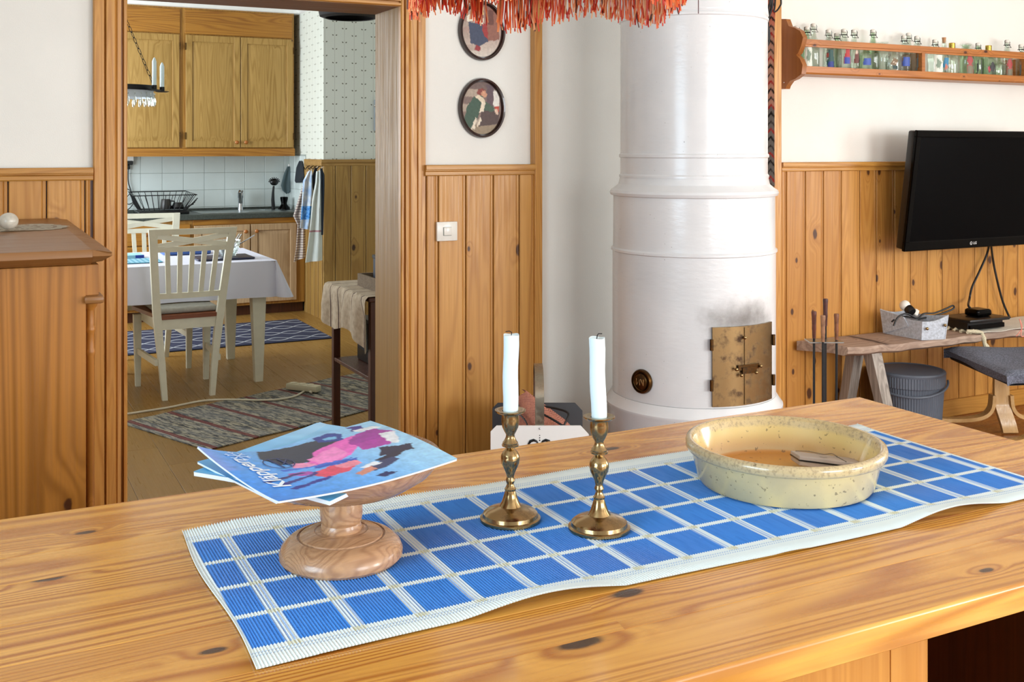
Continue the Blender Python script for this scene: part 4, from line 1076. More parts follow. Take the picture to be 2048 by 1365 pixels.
cm.tube(smooth_path([mid+Vector((-.14, .0, -.05)), mid+Vector((-.11, 0, -.01)), mid+Vector((-.06, -.01, .006)), mid+Vector((-.0, -.02, -.02)), mid+Vector((.05, -.02, .0)), mid+Vector((.11, -.03, .0)), mid+Vector((.17, -.05, .02)), mid+Vector((.21, -.06, .035)), mid+Vector((.20, -.07, .02)), mid+Vector((.12, -.05, -.005)), mid+Vector((.03, 0, -.03))]), .0045, 8)
cm.tube(smooth_path([mid+Vector((-.10, .05, -.04)), mid+Vector((-.03, .06, -.02)), mid+Vector((.05, .04, -.03)), mid+Vector((.1, .02, -.04))]), .004, 6)
single('coiled_cable', cm, M['cableb'], 'black cables coiled in the grey felt basket', 'cable')
bl = thing('bulb_lamp', mid+Vector((.0, .0, -.05)), 'white globe bulb in a black socket lying in the felt basket', 'lamp')
pb = atD(1813, 612, pxof and (mid.x*SA+mid.y*CA))
part('bulb', MB().ball(pb+Vector((0, .01, 0)), .027, 20, 14), M['porcelain'], bl)
part('socket', MB().lathe([(0, 0), (.022, 0), (.024, .01), (.024, .03), (.018, .04), (0, .04)], 20).xf(Matrix.Translation(pb+Vector((.002, -.035, -.030))) @ Matrix.Rotation(-1.0, 4, 'X')), M['blackp'], bl)
part('plug', MB().box(-.014, .014, -.012, .012, -.016, .016, .004).xf(Matrix.Translation(pb+Vector((.052, -.01, -.035))) @ Matrix.Rotation(.5, 4, 'Y')), M['porcelain'], bl)

# cloth on the bench, player and small box
cl = MB(); c0_ = atZ(1896, 668, BZ)
xa = XY(1958, BY0)
def clf(u, v):
    x = xa+.06*(1-v)*0+u*1.35; yy = BY0+.002+(1-v)*.0+v*(BY1-BY0-.02)
    return (x+.02*math.sin(v*5), yy-.004+.004*math.sin(u*40), BZ+.008+.0012*math.sin(u*37+v*9))
cl.sheet(60, 8, clf, .003)
ct = thing('bench_runner', (xa+.5, (BY0+BY1)/2, BZ+.003), 'cream woven cloth with knotted tassels lying on the bench under the player', 'cloth')
part('cloth', cl, flat('cream_cloth', '#d8d2c2', .95, bump=.7, bs=300, var=.05, vs=80), ct)
tm_ = flat('cream_knotted_yarn', '#cfc4a6', .95, var=.2, vs=200)
for i in range(6):
    p = Vector((xa+.01, BY0+.03+i*.045, BZ+.012)); P = [p+Vector((-.0-.012*k_, .004*math.sin(k_*2+i), .004*math.sin(k_*1.7+i)-.0008*k_)) for k_ in range(6)]
    part('tassel', MB().tube(P, [.006, .008, .005, .008, .006, .009], 7), tm_, ct)
p = Vector((xa+.012, BY0-.006, BZ+.010))
part('tassel', MB().tube([p+Vector((-.06, .04, .006)), p+Vector((-.02, .012, .004)), p, p+Vector((.004, -.010, -.03)), p+Vector((.010, -.010, -.055)), p+Vector((.02, -.012, -.075))], [.008, .011, .009, .012, .010, .017], 8), tm_, ct)
DV0 = atZ(1888, 640, BZ)
dvx0, dvx1 = atZ(1891, 662, BZ+.012).x, atZ(2012, 655, BZ+.012).x
pF = atZ(1940, 664, BZ+.012)
pl = thing('disc_player', (dvx0+.25, BY0+.16, BZ+.012), 'flat black disc player lying on the cream cloth', 'player')
Y0_ = BY0+.035; Y1_ = Y0_+.19; X0_, X1_ = XY(1940, Y0_), XY(2010, Y0_)
part('housing', MB().box(X0_, X1_, Y0_+.012, Y1_, BZ+.014, BZ+.060, .003), M['blackp'], pl)
part('top_cover', MB().box(X0_-.003, X1_+.035, Y0_-.004, Y1_, BZ+.052, BZ+.068, .004, 2), M['blackp'], pl)
part('front_panel', MB().box(X0_+.002, X1_-.002, Y0_, Y0_+.014, BZ+.016, BZ+.040, .002), M['gloss'], pl)
for i in range(4): part('foot', MB().cyl((X0_+.03+(i % 2)*.2, Y0_+.03+(i//2)*.15), .01, BZ+.011, BZ+.015), M['blackp'], pl)
bt = atY(1956, 634, (Y0_+Y1_)/2+.03)
zt_ = BZ+.0685
bc_ = atZ(1956, 634, zt_); bc_.y = min(bc_.y, Y1_-.06)
bc_ = Vector((XY(1956, (Y0_+Y1_)/2), (Y0_+Y1_)/2, zt_))
rb = MB().box(bc_.x-.055, bc_.x+.055, bc_.y-.045, bc_.y+.045, zt_, zt_+.036, .012, 3)
bxt = thing('media_box', bc_, 'small glossy black rounded box standing on the disc player', 'media box')
part('shell', rb, M['gloss'], bxt)
part('top_disc', MB().box(bc_.x-.042, bc_.x+.042, bc_.y-.038, bc_.y+.038, zt_+.0355, zt_+.037, .0006), M['blackp'], bxt)
# cables from the television
def cable(name, P, r, mat, label, n=8): return single(name, MB().tube(smooth_path(P), r, n), mat, label, 'cable')
y_ = YW-.07
cable('tv_cable', [atY(1980, 480, y_-.06), atY(1974, 508, y_), atY(1958, 545, y_), atY(1944, 575, y_), atY(1939, 598, y_), bc_+Vector((-.02, .045, .05)), bc_+Vector((-.015, .035, .034))], .006, M['cableb'], 'black cable from the television down to the small black box')
cable('tv_cable', [atY(1981, 480, y_-.06), atY(1986, 520, y_), atY(1994, 560, y_), atY(2006, 605, y_), atY(2022, 642, y_-.01), atY(2032, 668, y_-.02)], .006, M['cableb'], 'black cable from the television slanting right to the bench')
p = atZ(2046, 672, BZ+.014)
cable('pink_wire', [p+Vector((-.05, .0, .003)), p+Vector((-.01, .02, .006)), p+Vector((.02, .02, .04)), p+Vector((.0, .02, .08)), p+Vector((-.01, .0, .04)), p+Vector((-.04, -.02, .005)), p+Vector((.0, -.02, .004)), p+Vector((.06, -.01, .004))], .0025, flat('pink_wire', '#d98a78', .5), 'thin pink curled wire on the cream cloth', 6)

# footstool
A_, B_ = Vector((4.43, 3.84, .45)), Vector((4.15, 3.25, .45)); U = Vector((.906, -.42, 0)); V = (B_-A_).normalized()
fs = thing('footstool', ((A_+B_)/2+U*.3+Vector((0, 0, -.45))), 'bentwood footstool with a grey tweed cushion half under the bench', 'footstool')
lw, ll = .60, (B_-A_).length
def cush(u, v):
    a = u*2*PI; q = v
    return None
cu = MB(); NU_, NV_ = 26, 22
def cs(u, v):
    p = A_+U*(u*lw)+V*(v*ll); e = min(u, 1-u, 1)*lw; e2 = min(v, 1-v)*ll; m = min(e, e2)
    z = .446-.018*(1-min(1, m/.05))**2+.010*math.sin(u*9)*math.sin(v*7)
    return Vector((p.x, p.y, z))
cu.sheet(NV_, NU_, lambda u, v: cs(v, u), .046)
part('cushion', cu, M['greyfab'], fs)
def fp(u, v, z): p = A_+U*u+V*v; return Vector((p.x, p.y, z))
uu, vv = .27, .10
rot = Matrix.Rotation(math.atan2(U.y, U.x), 4, 'Z')
def bent(P, wd, th, dirv):
    """flat bentwood strip along a path; wd along dirv"""
    mb = MB(); P = smooth_path(P, 5); rows = []
    for i, p in enumerate(P):
        t = (P[min(i+1, len(P)-1)]-P[max(i-1, 0)]).normalized(); nrm = dirv.cross(t).normalized()
        rows.append([mb.bm.verts.new(p+dirv*sx_*wd/2+nrm*sy_*th/2) for sx_, sy_ in ((-1, -1), (1, -1), (1, 1), (-1, 1))])
    for a, b_ in zip(rows, rows[1:]):
        for k_ in range(4): mb.bm.faces.new([a[k_], a[(k_+1) % 4], b_[(k_+1) % 4], b_[k_]])
    mb.bm.faces.new(rows[0][::-1]); mb.bm.faces.new(rows[-1]); return mb
lg = atZ(2020, 868, .0)
for (du, dv) in ((0, 0), (0, .42)):
    o0 = Vector((lg.x, lg.y, 0))+V*dv
    P = [o0+Vector((0, 0, .37)), o0+Vector((-.015, 0, .25)), o0+Vector((-.02, 0, .15)), o0+V*.03+Vector((0, 0, .08)), o0+V*.06+Vector((.02, 0, .0))]
    P = [o0-V*.05+Vector((-.03, 0, .37)), o0-V*.05+Vector((-.03, 0, .17)), o0-V*.04+Vector((-.025, 0, .12)), o0-V*.01+Vector((-.01, 0, .05)), o0+Vector((0, 0, .006))]
    part('leg', bent(P, .078, .022, U), M['birch'], fs)
    part('bolt', MB().ball(P[0]+Vector((0, 0, -.08))-Vector((.008, .012, 0)), .009, 10, 8), M['black'], fs)
    for s_ in (-1, 1):
        a = P[1]; Q_ = [a+Vector((0, 0, .02))+U*s_*.045, a+U*s_*.055+Vector((0, 0, -.05)), a+U*s_*.10+Vector((0, 0, -.09)), a+U*s_*.20+Vector((0, 0, -.105)), a+U*s_*.36+Vector((0, 0, -.10))]
        part('runner', bent(Q_, .05, .018, V), M['birch_x'], fs)
part('seat_frame', MB().tube([fp(.03, .03, .388), fp(.56, .03, .388), fp(.56, ll-.03, .388), fp(.03, ll-.03, .388), fp(.03, .03, .388)], .010, 8), M['black'], fs)

# fireplace tools
ft = thing('tool_stand', (atD(1648, 700, 4.6).x, atD(1648, 700, 4.6).y, 0), 'fireplace tool stand with a flat holder plate beside the stove', 'tool stand')
fc = ft.location.copy(); zp = atD(1648, 682, 4.6).z
part('foot_plate', MB().box(fc.x-.09, fc.x+.09, fc.y-.07, fc.y+.07, 0, .012, .003), M['black'], ft)
part('pole', MB().rod((fc.x, fc.y, .01), (fc.x, fc.y, zp), .006, 10), M['black'], ft)
part('holder_plate', MB().box(-.073, .073, -.045, .045, zp-.003, zp+.002, .001).xf(Matrix.Translation((fc.x, fc.y, 0)) @ Matrix.Rotation(-YAW, 4, 'Z')), M['steel'], ft)
for px, top_, bot_, d_, col, lab in ((1628, 623, 677, 4.58, '#5a2c1c', 'leftmost of the four fireplace tools'), (1651, 598, 652, 4.66, '#4a2420', 'fireplace tool with the tallest dark handle, standing at the back'),
        (1646, 631, 684, 4.53, '#8a6244', 'fireplace tool with the palest handle, standing in front'), (1673, 628, 680, 4.60, '#7a4a2c', 'rightmost fireplace tool with a warm brown handle')):
    p = atD(px, top_, d_); q_ = atD(px, bot_, d_)
    t = thing('fire_tool', (p.x, p.y, .02), lab, 'fire tool', 'fireplace tools')
    m_ = flat('turned_handle_%d' % px, col, .5, var=.25, vs=60)
    h = p.z-q_.z
    part('handle', MB().lathe([(0, q_.z), (.0075, q_.z), (.0085, q_.z+h*.3), (.0095, q_.z+h*.35), (.0088, q_.z+h*.5), (.010, q_.z+h*.8), (.0115, q_.z+h*.95), (.010, p.z), (0, p.z)], 14, (p.x, p.y, 0)), m_, t)
    part('shaft', MB().rod((p.x, p.y, .10), (p.x, p.y, q_.z+.001), .0052, 8), M['black'], t)
    part('tool_head', MB().box(p.x-.018, p.x+.018, p.y-.006, p.y+.006, .02, .10, .003), M['black'], t)

# firewood carrier with burlap sack
fd = atD(1077, 900, 3.9*1.045); car = thing('firewood_carrier', (fd.x, fd.y, 0), 'sheet-metal firewood carrier with white front, black back and steel strap handle', 'carrier', rz=-YAW)
wl = .18; dn, df = -.175, .175; zt2 = .435
def plate(y, th):
    P = [(-wl, .03), (-wl, zt2-.022), (-wl+.022, zt2), (wl-.03, zt2), (wl, zt2-.032), (wl, .03), (wl-.03, 0), (-wl+.03, 0)]
    return MB().prism(P, 1, y-th, y+th)
fpz = part('front_plate', plate(dn, .003), M['white'], car, local=True)
part('back_plate', plate(df, .003), M['plate_grey'], car, local=True)
sc_ = MB()
for s_ in (-1, 1):
    P = [(s_*.004, zt2-.066), (s_*.012, zt2-.056), (s_*.022, zt2-.052), (s_*.034, zt2-.056), (s_*.040, zt2-.066), (s_*.036, zt2-.078), (s_*.026, zt2-.080), (s_*.020, zt2-.074), (s_*.024, zt2-.068)]
    sc_.tube([(a+.0, dn-.0035, b_) for a, b_ in P], [.002, .004, .0055, .0055, .0045, .0035, .003, .0035, .004], 6)
    sc_.tube([(s_*.05, dn-.0035, zt2-.075), (s_*.056, dn-.0035, zt2-.09), (s_*.05, dn-.0035, zt2-.11), (s_*.03, dn-.0035, zt2-.14), (0, dn-.0035, zt2-.16)], [.001, .003, .005, .004, .003], 6)
for k_ in range(3): sc_.ball((.0, dn-.0035, zt2-.035-k_*.009), .0018+.0004*k_, 8, 6)
part('scroll_ornament', sc_, M['black'], fpz, local=True)
part('rivet', MB().ball((0, dn-.003, zt2-.010), .004, 10, 6), M['chrome'], fpz, local=True)
zs_ = .62
hpts = [Vector((0, dn+.006, zt2-.03)), Vector((0, dn+.008, zt2+.02))]
for k_ in range(9):
    a = PI-PI*k_/8; hpts.append(Vector((0, .167*math.cos(a), zt2+.10+(zs_-zt2-.10)*math.sin(a))))
hpts += [Vector((0, df-.008, zt2+.02)), Vector((0, df-.006, zt2-.03))]
mb = MB(); rows = []
for i, p in enumerate(hpts):
    t = (hpts[min(i+1, len(hpts)-1)]-hpts[max(i-1, 0)]).normalized(); nr_ = Vector((1, 0, 0)).cross(t)
    rows.append([mb.bm.verts.new(p+Vector((sx_*.0165, 0, 0))+nr_*sy_*.0015) for sx_, sy_ in ((-1, -1), (1, -1), (1, 1), (-1, 1))])
for a, b_ in zip(rows, rows[1:]):
    for k_ in range(4): mb.bm.faces.new([a[k_], a[(k_+1) % 4], b_[(k_+1) % 4], b_[k_]])
mb.bm.faces.new(rows[0][::-1]); mb.bm.faces.new(rows[-1])
part('strap_handle', mb, M['brass_strap'], car, local=True)
part('floor_plate', MB().box(-wl, wl, dn, df, .03, .036), M['black'], car, local=True)
g_ = G('burlap'); o_ = g_.obj(); x_, y2, z_ = g_.sep(o_)
def wv(v, f): return g_.M('ABSOLUTE', g_.M('SINE', g_.M('MULTIPLY', v, f)))
wf_ = g_.M('MULTIPLY', wv(x_, 600), wv(z_, 600)); c_ = g_.mix(g_.step(wf_, .1, .6), lin('#7c4434'), lin('#c98a76')); c_ = g_.mix(g_.step(g_.noise(o_, 60, 3), .4, .7), c_, lin('#b87860'))
g_.set(c_, .95); g_.bump(wf_, .6, .002); M['burlap'] = g_.m
sk_ = thing('burlap_sack', car.location+Vector((0, 0, .036)), 'pinkish burlap sack tied with black string stuffed in the firewood carrier', 'sack', rz=-YAW)
mb = MB()
def sack(u, v):
    a = u*2*PI; t = v
    r = [.02, .13, .165, .16, .15, .12, .07, .02][min(7, int(t*7))]*(1-(t*7) % 1)+[.02, .13, .165, .16, .15, .12, .07, .02, .02][min(8, int(t*7)+1)]*((t*7) % 1)
    z = t*.43
    x = r*.98*math.cos(a)+.02*t; y = r*.95*math.sin(a)
    x += .012*math.sin(a*5+t*7)+(.09*(t-.75)/.25*-1 if t > .75 else 0); z += .03*math.cos(a*1+.6)*t*2
    if t > .75: z += .005
    x = max(-wl+.008, x) if t < .9 else x; return (x, max(dn+.02, min(df-.012, y)), z)
mb.grid(40, 28, sack, closed=True)
part('sack_body', mb, M['burlap'], sk_, local=True)
part('string', MB().tube(smooth_path([(-.10, -.03, .43), (-.05, -.12, .40), (-.04, -.15, .36), (-.02, -.15, .33)]), .003, 6).tube(smooth_path([(.0, -.02, .435), (.07, -.05, .43), (.11, -.09, .42), (.09, -.13, .38), (.11, -.15, .355)]), .0042, 6).tube(smooth_path([(.0, -.08, .425), (.05, -.11, .405), (.09, -.13, .385)]), .004, 6), M['cableb'], sk_, local=True)
for s_, r_ in ((0, 0),): 
    lg_ = thing('sack_fold', car.location+Vector((0, 0, 0)), None, None) if False else None

# ------------------------------------------------------------------ kitchen island / high table in front
TZ = .90; TX0, TX1, TY0, TY1 = -.35, 1.755, .908, 1.750
tb = thing('island_table', ((TX0+TX1)/2, (TY0+TY1)/2, 0), 'varnished knotty pine island table with a thick top in the foreground', 'table')
ws = [.118, .094, .131, .105, .127, .098, .169]; y = TY0
for i, w_ in enumerate(ws):
    y1 = TY1 if i == len(ws)-1 else y+w_
    b_ = MB().box(TX0, TX1, y+(.0001 if i else 0), y1-.0001, TZ-.036, TZ, .0006 if 0 < i < len(ws)-1 else .0006)
    part('plank', b_, M['table'], tb); y = y1
part('front_edge', MB().prism([(TY0-.001, TZ-.036), (TY0-.0035, TZ-.034), (TY0-.0035, TZ-.0045), (TY0-.0028, TZ-.0022), (TY0-.0012, TZ-.0006), (TY0-.0002, TZ-.0001), (TY0-.0002, TZ-.036)], 0, TX0, TX1), M['table_edge'], tb)
bxr = XY(1867, TY0+.10)
part('front_panel', MB().box(TX0+.15, bxr-.12, TY0+.06, TY0+.078, .06, TZ-.0365, .002), M['table_z'], tb)
q = [(bxr-.12, TY0+.06)]
for k_ in range(9): a = -PI/2+PI/2*k_/8; q.append((bxr-.09+.09*math.cos(a)*1.0, TY0+.06+.09+.09*math.sin(a)))
q += [(bxr, TY1-.1), (bxr-.018, TY1-.1), (bxr-.018, TY0+.16), (bxr-.12, TY0+.078)]
part('side_panel', MB().prism(q, 2, .06, TZ-.0365), M['table_z'], tb)
part('back_panel', MB().box(TX0+.15, TX1-.04, TY1-.10, TY1-.08, .0, TZ-.0365, .001), M['dark_wood'], tb)
part('end_panel', MB().box(TX1-.085, TX1-.05, TY0+.10, TY1-.10, 0, TZ-.0365, .002), M['dark_wood'], tb)
part('corner_block', MB().box(TX1-.20, TX1-.085, TY0+.012, TY0+.05, TZ-.075, TZ-.0365, .002), M['table_z'], tb)
part('side_panel', MB().box(TX0+.14, TX0+.16, TY0+.06, TY1-.08, .0, TZ-.0365, .001), M['table_z'], tb)

# woven runner
RX0, RY0, RL, RW = .268, 1.120, 1.297, .445
mb = MB(); NX, NY = 1296, 26; wave = random.Random(5)
def rz(x, y):
    e = min(y, RW-y); k_ = math.exp(-(e/.03)**2)
    n_ = (max(0, noise.noise(Vector((x*4.3, 2.0 if y < RW/2 else 7.0, 0))))*.030+.002)*k_
    if x < .07: n_ *= .6+x*4
    return n_
V_ = []
for i in range(NX+1):
    x = RL*i/NX; ph = math.cos(2*PI*i/4); col = []
    off = .006*math.sin(x*5.2)+.004*noise.noise(Vector((x*3, 0, 5)))
    for j in range(NY+1):
        v = j/NY; yy = RW*v
        edge = 1 if j in (0, NY) else 0
        yy2 = yy+(-.002*ph if j == 0 else (.002*ph if j == NY else 0))+off*(1-v)*(.8)+.004*math.sin(x*9+1)*v*v
        xx = x+(.004*math.sin(v*7) if i < 20 else 0)*(1-i/20 if i < 20 else 0)
        z = .0025+.0009*ph+rz(x, yy)+(.0008 if i in (0, NX) else 0)
        col.append(mb.bm.verts.new((xx, yy2, z)))
    V_.append(col)
for i in range(NX):
    for j in range(NY): mb.bm.faces.new([V_[i][j], V_[i+1][j], V_[i+1][j+1], V_[i][j+1]])
bnd = [V_[i][0] for i in range(NX+1)]+[V_[NX][j] for j in range(1, NY+1)]+[V_[i][NY] for i in range(NX-1, -1, -1)]+[V_[0][j] for j in range(NY-1, 0, -1)]
lowv = [mb.bm.verts.new((v.co.x, v.co.y, max(.0003, v.co.z-.0022))) for v in bnd]
for i in range(len(bnd)): mb.bm.faces.new([bnd[i], lowv[i], lowv[(i+1) % len(bnd)], bnd[(i+1) % len(bnd)]])
me = finish('table_runner', mb, M['runner'], 60); ro = bpy.data.objects.new('table_runner', me); C.objects.link(ro); ro.location = (RX0, RY0, TZ)
tag(ro, 'blue and white checked ribbed table runner lying along the pine island', 'table runner')
RT = TZ+.0032

# turned pine dish on a foot
DC = Vector((.443, 1.373, RT))
dish = thing('footed_dish', DC, 'turned pine dish on a stout foot holding the magazines', 'dish')
part('foot', MB().lathe([(0, 0), (.078, 0), (.0815, .004), (.082, .010), (.079, .018), (.070, .0265), (.061, .0305), (.0585, .031), (.058, .0295), (.056, .0295), (.0545, .032), (.045, .0355), (.036, .0375), (.0345, .0365), (.033, .037), (.030, .0375), (0, .0375)], 72), M['dish'], dish, local=True)
part('stem', MB().lathe([(0, .036), (.0265, .036), (.0275, .040), (.0262, .045), (.0255, .047), (.0275, .052), (.0285, .060), (.0282, .070), (.0268, .080), (.026, .086), (0, .086)], 48), M['dish'], dish, local=True)
part('bowl', MB().lathe([(0, .084), (.030, .084), (.060, .0885), (.095, .099), (.120, .1145), (.1325, .1295), (.1345, .1345), (.1325, .1370), (.1295, .1355), (.121, .124), (.095, .112), (.060, .104), (0, .101)], 96), M['dish'], dish, local=True)

# magazines
def bil(A, B, Cc, D, u, v): return (A*(1-u)+B*u)*(1-v)+(D*(1-u)+Cc*u)*v
def magazine(corners, th, curl, name, label, f, spine='white', nu=110, nv=150, text=None, mat='print'):
    """corners A(u0,v0) B(u1,v0) C(u1,v1) D(u0,v1)"""
    A, B, Cc, D = corners
    def fp_(u, v):
        p = bil(A, B, Cc, D, u, v); return Vector((p.x, p.y, p.z+curl(u, v)))
    t = thing(name, (A+B+Cc+D)/4-Vector((0, 0, th)), label, 'magazine', 'ski magazines on the footed dish')
    g = MB(); uv = []
    V = [[g.bm.verts.new(fp_(i/nu, j/nv)) for j in range(nv+1)] for i in range(nu+1)]
    for i in range(nu+1):
        for j in range(nv+1): uv.append((i/nu, j/nv))
    for i in range(nu):
        for j in range(nv): g.bm.faces.new([V[i][j], V[i+1][j], V[i+1][j+1], V[i][j+1]])
    o = part('front_cover', g, M[mat], t, smooth=60); paint(o.data, lambda i: f(*uv[i]))
    pg = MB(); pg.sheet(14, 18, lambda u, v: fp_(.003+u*.994, .003+v*.994)-Vector((0, 0, .0006)), -th if False else th)
    part('pages', pg, M['paper'], t, smooth=60)
    if text:
        for (txt, size, (tu, tv), (du, dv), shear, col) in text:
            tmb = text_mb(txt, size, shear, 0, .0006)
            bmesh.ops.subdivide_edges(tmb.bm, edges=[e for e in tmb.bm.edges if e.calc_length() > .01], cuts=1)
            bmesh.ops.triangulate(tmb.bm, faces=tmb.bm.faces[:])
            LU = (B-A).length; LV = (D-A).length
            for vv in tmb.bm.verts:
                u = tu+(vv.co.x*du[0])/LU+(vv.co.y*dv[0])/LU; v = tv+(vv.co.x*du[1])/LV+(vv.co.y*dv[1])/LV
                p = fp_(min(1, max(0, u)), min(1, max(0, v))); vv.co = p+Vector((0, 0, .0009))
            part('title', tmb, col, t, smooth=0)
    return t
M['paper'] = flat('magazine_paper', '#dfe9f2', .4)
M['ink_w'] = flat('white_print', '#e8f4fb', .35)
M['ink_s'] = flat('pale_print', '#b9d3f2', .35)
ZM = 1.052
TA, TB, TC, TD = atZ(394, 962, 1.030), atZ(557, 1003, 1.041), atZ(915, 918, ZM+.003), atZ(741, 842, ZM+.004)
# u along the title edge (410,898)->(557,1003); v from the title edge to the far end
def bg1(u, v):
    c = mixc((52, 134, 226), (134, 196, 248), min(1, (v*1.15)+.9*(1-u)*.45))
    c = mixc(c, (184, 230, 250), max(0, v-.55)*1.5)
    if v < .12 and u < .4: c = mixc(c, (140, 150, 214), .7*(1-v/.12))
    return c
def P_(*a): return list(a)
sh1 = [(P_((.02, .30), (.10, .62), (.22, .70), (.48, .50), (.40, .28), (.22, .24)), (38, 52, 74)),
       (P_((.03, .62), (.02, .72), (.12, .76), (.24, .70), (.16, .60)), (34, 60, 150)), (P_((.10, .64), (.12, .72), (.18, .70), (.16, .64)), (120, 190, 232)),
       (P_((.40, .34), (.50, .46), (.54, .40), (.50, .30)), (236, 150, 190)),
       (P_((.28, .52), (.20, .78), (.30, .82), (.52, .62), (.58, .44), (.46, .40)), (236, 104, 196)), (P_((.40, .42), (.30, .62), (.50, .62), (.56, .44)), (246, 142, 206)),
       (P_((.20, .80), (.18, .92), (.34, .98), (.42, .80), (.38, .70), (.28, .72)), (164, 52, 160)), (P_((.36, .72), (.40, .96), (.54, .84), (.50, .70)), (178, 60, 166)),
       (P_((.02, .84), (.06, .92), (.14, .9), (.12, .82)), (54, 36, 140)), (P_((.10, .84), (.14, .96), (.20, .97), (.18, .84)), (236, 244, 250)), (P_((.30, .90), (.34, .98), (.56, .90), (.52, .86)), (238, 244, 250)),
       (P_((.52, .42), (.60, .62), (.64, .60), (.58, .38)), (44, 88, 190)), (P_((.50, .24), (.56, .60), (.58, .60), (.53, .24)), (60, 110, 214)),
       (P_((.58, .24), (.60, .34), (.66, .34), (.64, .24)), (170, 80, 170)),
       (P_((.66, .32), (.60, .46), (.66, .58), (.74, .52), (.76, .36)), (220, 78, 104)), (P_((.62, .48), (.62, .60), (.68, .60), (.70, .50)), (236, 140, 160)),
       (P_((.82, .14), (.74, .38), (.77, .40), (.86, .16)), (44, 50, 140)), (P_((.74, .10), (.64, .36), (.66, .38), (.77, .12)), (54, 50, 130)), (P_((.64, .08), (.60, .30), (.62, .31), (.67, .09)), (60, 50, 110)),
       (P_((.54, .78), (.62, .94), (.70, .90), (.66, .72)), (36, 36, 66)), (P_((.70, .66), (.64, .88), (.68, .90), (.76, .70)), (38, 34, 58)),
       (P_((.76, .58), (.72, .76), (.78, .78), (.84, .60)), (58, 66, 104)), (P_((.80, .50), (.77, .62), (.82, .62), (.86, .52)), (206, 138, 118)), (P_((.74, .56), (.72, .66), (.76, .68), (.78, .58)), (230, 238, 244)),
       (P_((.90, .58), (.88, .64), (.92, .68), (.95, .60)), (30, 46, 100))]
sh1 = [([(u, v) for u, v in p], c) for p, c in sh1]
f1 = picture(bg1, sh1)
def curl1(u, v): return .044*max(0, 1-v/.52)**2*(1-u)**1.8+.006*math.sin(PI*v)*(1-u)+.004*math.sin(PI*u)-.006*math.sin(PI*v)*u
top_mag = magazine([TA, TB, TC, TD], .0022, curl1, 'magazine', 'top magazine with a pink-suited skier and blue cover, title upside down', f1,
    text=[('Kläppen', .031, (.50, .13), ((-1, 0), (0, -1)), .25, M['ink_w'])])
# badge and snowflake printed on the cover
fl = MB()
for k_ in range(3):
    a = k_*PI/3+.2
    for r0, r1 in ((-.017, .017),):
        fl.rod((r0*math.cos(a), r0*math.sin(a), 0), (r1*math.cos(a), r1*math.sin(a), 0), .0011, 4)
    for s_ in (-1, 1):
        for q_ in (-.5, .5):
            b0 = Vector((s_*.011*math.cos(a), s_*.011*math.sin(a), 0)); b1 = b0+Vector((s_*.006*math.cos(a+q_*2*s_*s_), s_*.006*math.sin(a+q_*2), 0)); fl.rod(b0, b1, .0009, 4)
def on_cover(mb, cu_, cv_, z=.0010):
    A, B, Cc, D = TA, TB, TC, TD; LU = (B-A).length; LV = (D-A).length
    for v in mb.bm.verts:
        u = cu_+v.co.x/LU; w_ = cv_+v.co.y/LV; p = bil(A, B, Cc, D, u, w_); v.co = Vector((p.x, p.y, p.z+curl1(u, w_)+z+v.co.z*.3))
on_cover(fl, .13, .16); part('snowflake', fl, M['ink_s'], top_mag, smooth=0)
bd = MB().lathe([(.019, 0), (.0205, 0), (.0205, .0003), (.019, .0003), (.019, 0)], 28)
for a, b_ in (((-.016, .008), (.016, .008)), ((-.018, -.004), (.018, -.004)), ((-.006, .015), (.006, .003))): bd.rod((*a, 0), (*b_, 0), .0012, 4)
on_cover(bd, .36, .285); part('badge', bd, flat('navy_print', '#1c3468', .35), top_mag, smooth=0)
ZL = ZM-.010
MA, MBc, MC, MD = atZ(386, 944, ZL-.004), atZ(660, 1003, ZL-.012), atZ(865, 893, ZL-.004), atZ(634, 846, ZL+.006)
MB_, = (MBc,)
f2 = picture(lambda u, v: mixc((96, 190, 238), (150, 208, 246), v), [])
def flatc(u, v): return .003*math.sin(PI*u)-.006*math.sin(PI*v)*u*.5
magazine([MA, MB_, MC, MD], .0050, flatc, 'magazine', 'lowest thick magazine with white pages showing at the near side', f2, nu=10, nv=14)
SA_, SB_, SC_, SD_ = atZ(394, 930, ZL+.000), atZ(552, 1001, 1.029), atZ(850, 905, ZL+.001), atZ(640, 842, ZL+.0085)
magazine([SA_, SB_, SC_, SD_], .0024, lambda u, v: .006*max(0, 1-v/.3)*(1-u)-.002, 'magazine', 'middle pale blue magazine whose corner shows behind the top one', picture(lambda u, v: mixc((88, 176, 236), (168, 216, 248), v), []), nu=10, nv=14)

# candlesticks and candles
cs_prof = [(0, 0), (.0432, 0), (.0446, .0015), (.0446, .0045), (.0425, .0055), (.0410, .0060), (.0400, .0110), (.034, .0155), (.0245, .0180), (.0165, .0215), (.0125, .028), (.0095, .037), (.0078, .0425), (.0072, .0435), (.0083, .0445), (.0086, .0465), (.0070, .048),
           (.0056, .0515), (.0050, .0535), (.0062, .0565), (.0070, .0585), (.0058, .062), (.0054, .0645), (.0068, .070), (.0098, .0765), (.0130, .0835), (.0141, .090), (.0136, .0955), (.0110, .1005), (.0075, .1045), (.0060, .1065), (.0098, .1085), (.0124, .1095), (.0126, .1115), (.0112, .1125), (.0115, .1145), (.0088, .118),
           (.0066, .1225), (.0064, .1265), (.0090, .1310), (.0118, .1370), (.0130, .1430), (.0131, .149), (.0126, .1545), (.0135, .1570), (.0200, .1585), (.0226, .1610), (.0228, .1625), (.0200, .1630), (.0140, .1612), (.0122, .1612), (.0118, .150), (0, .150)]
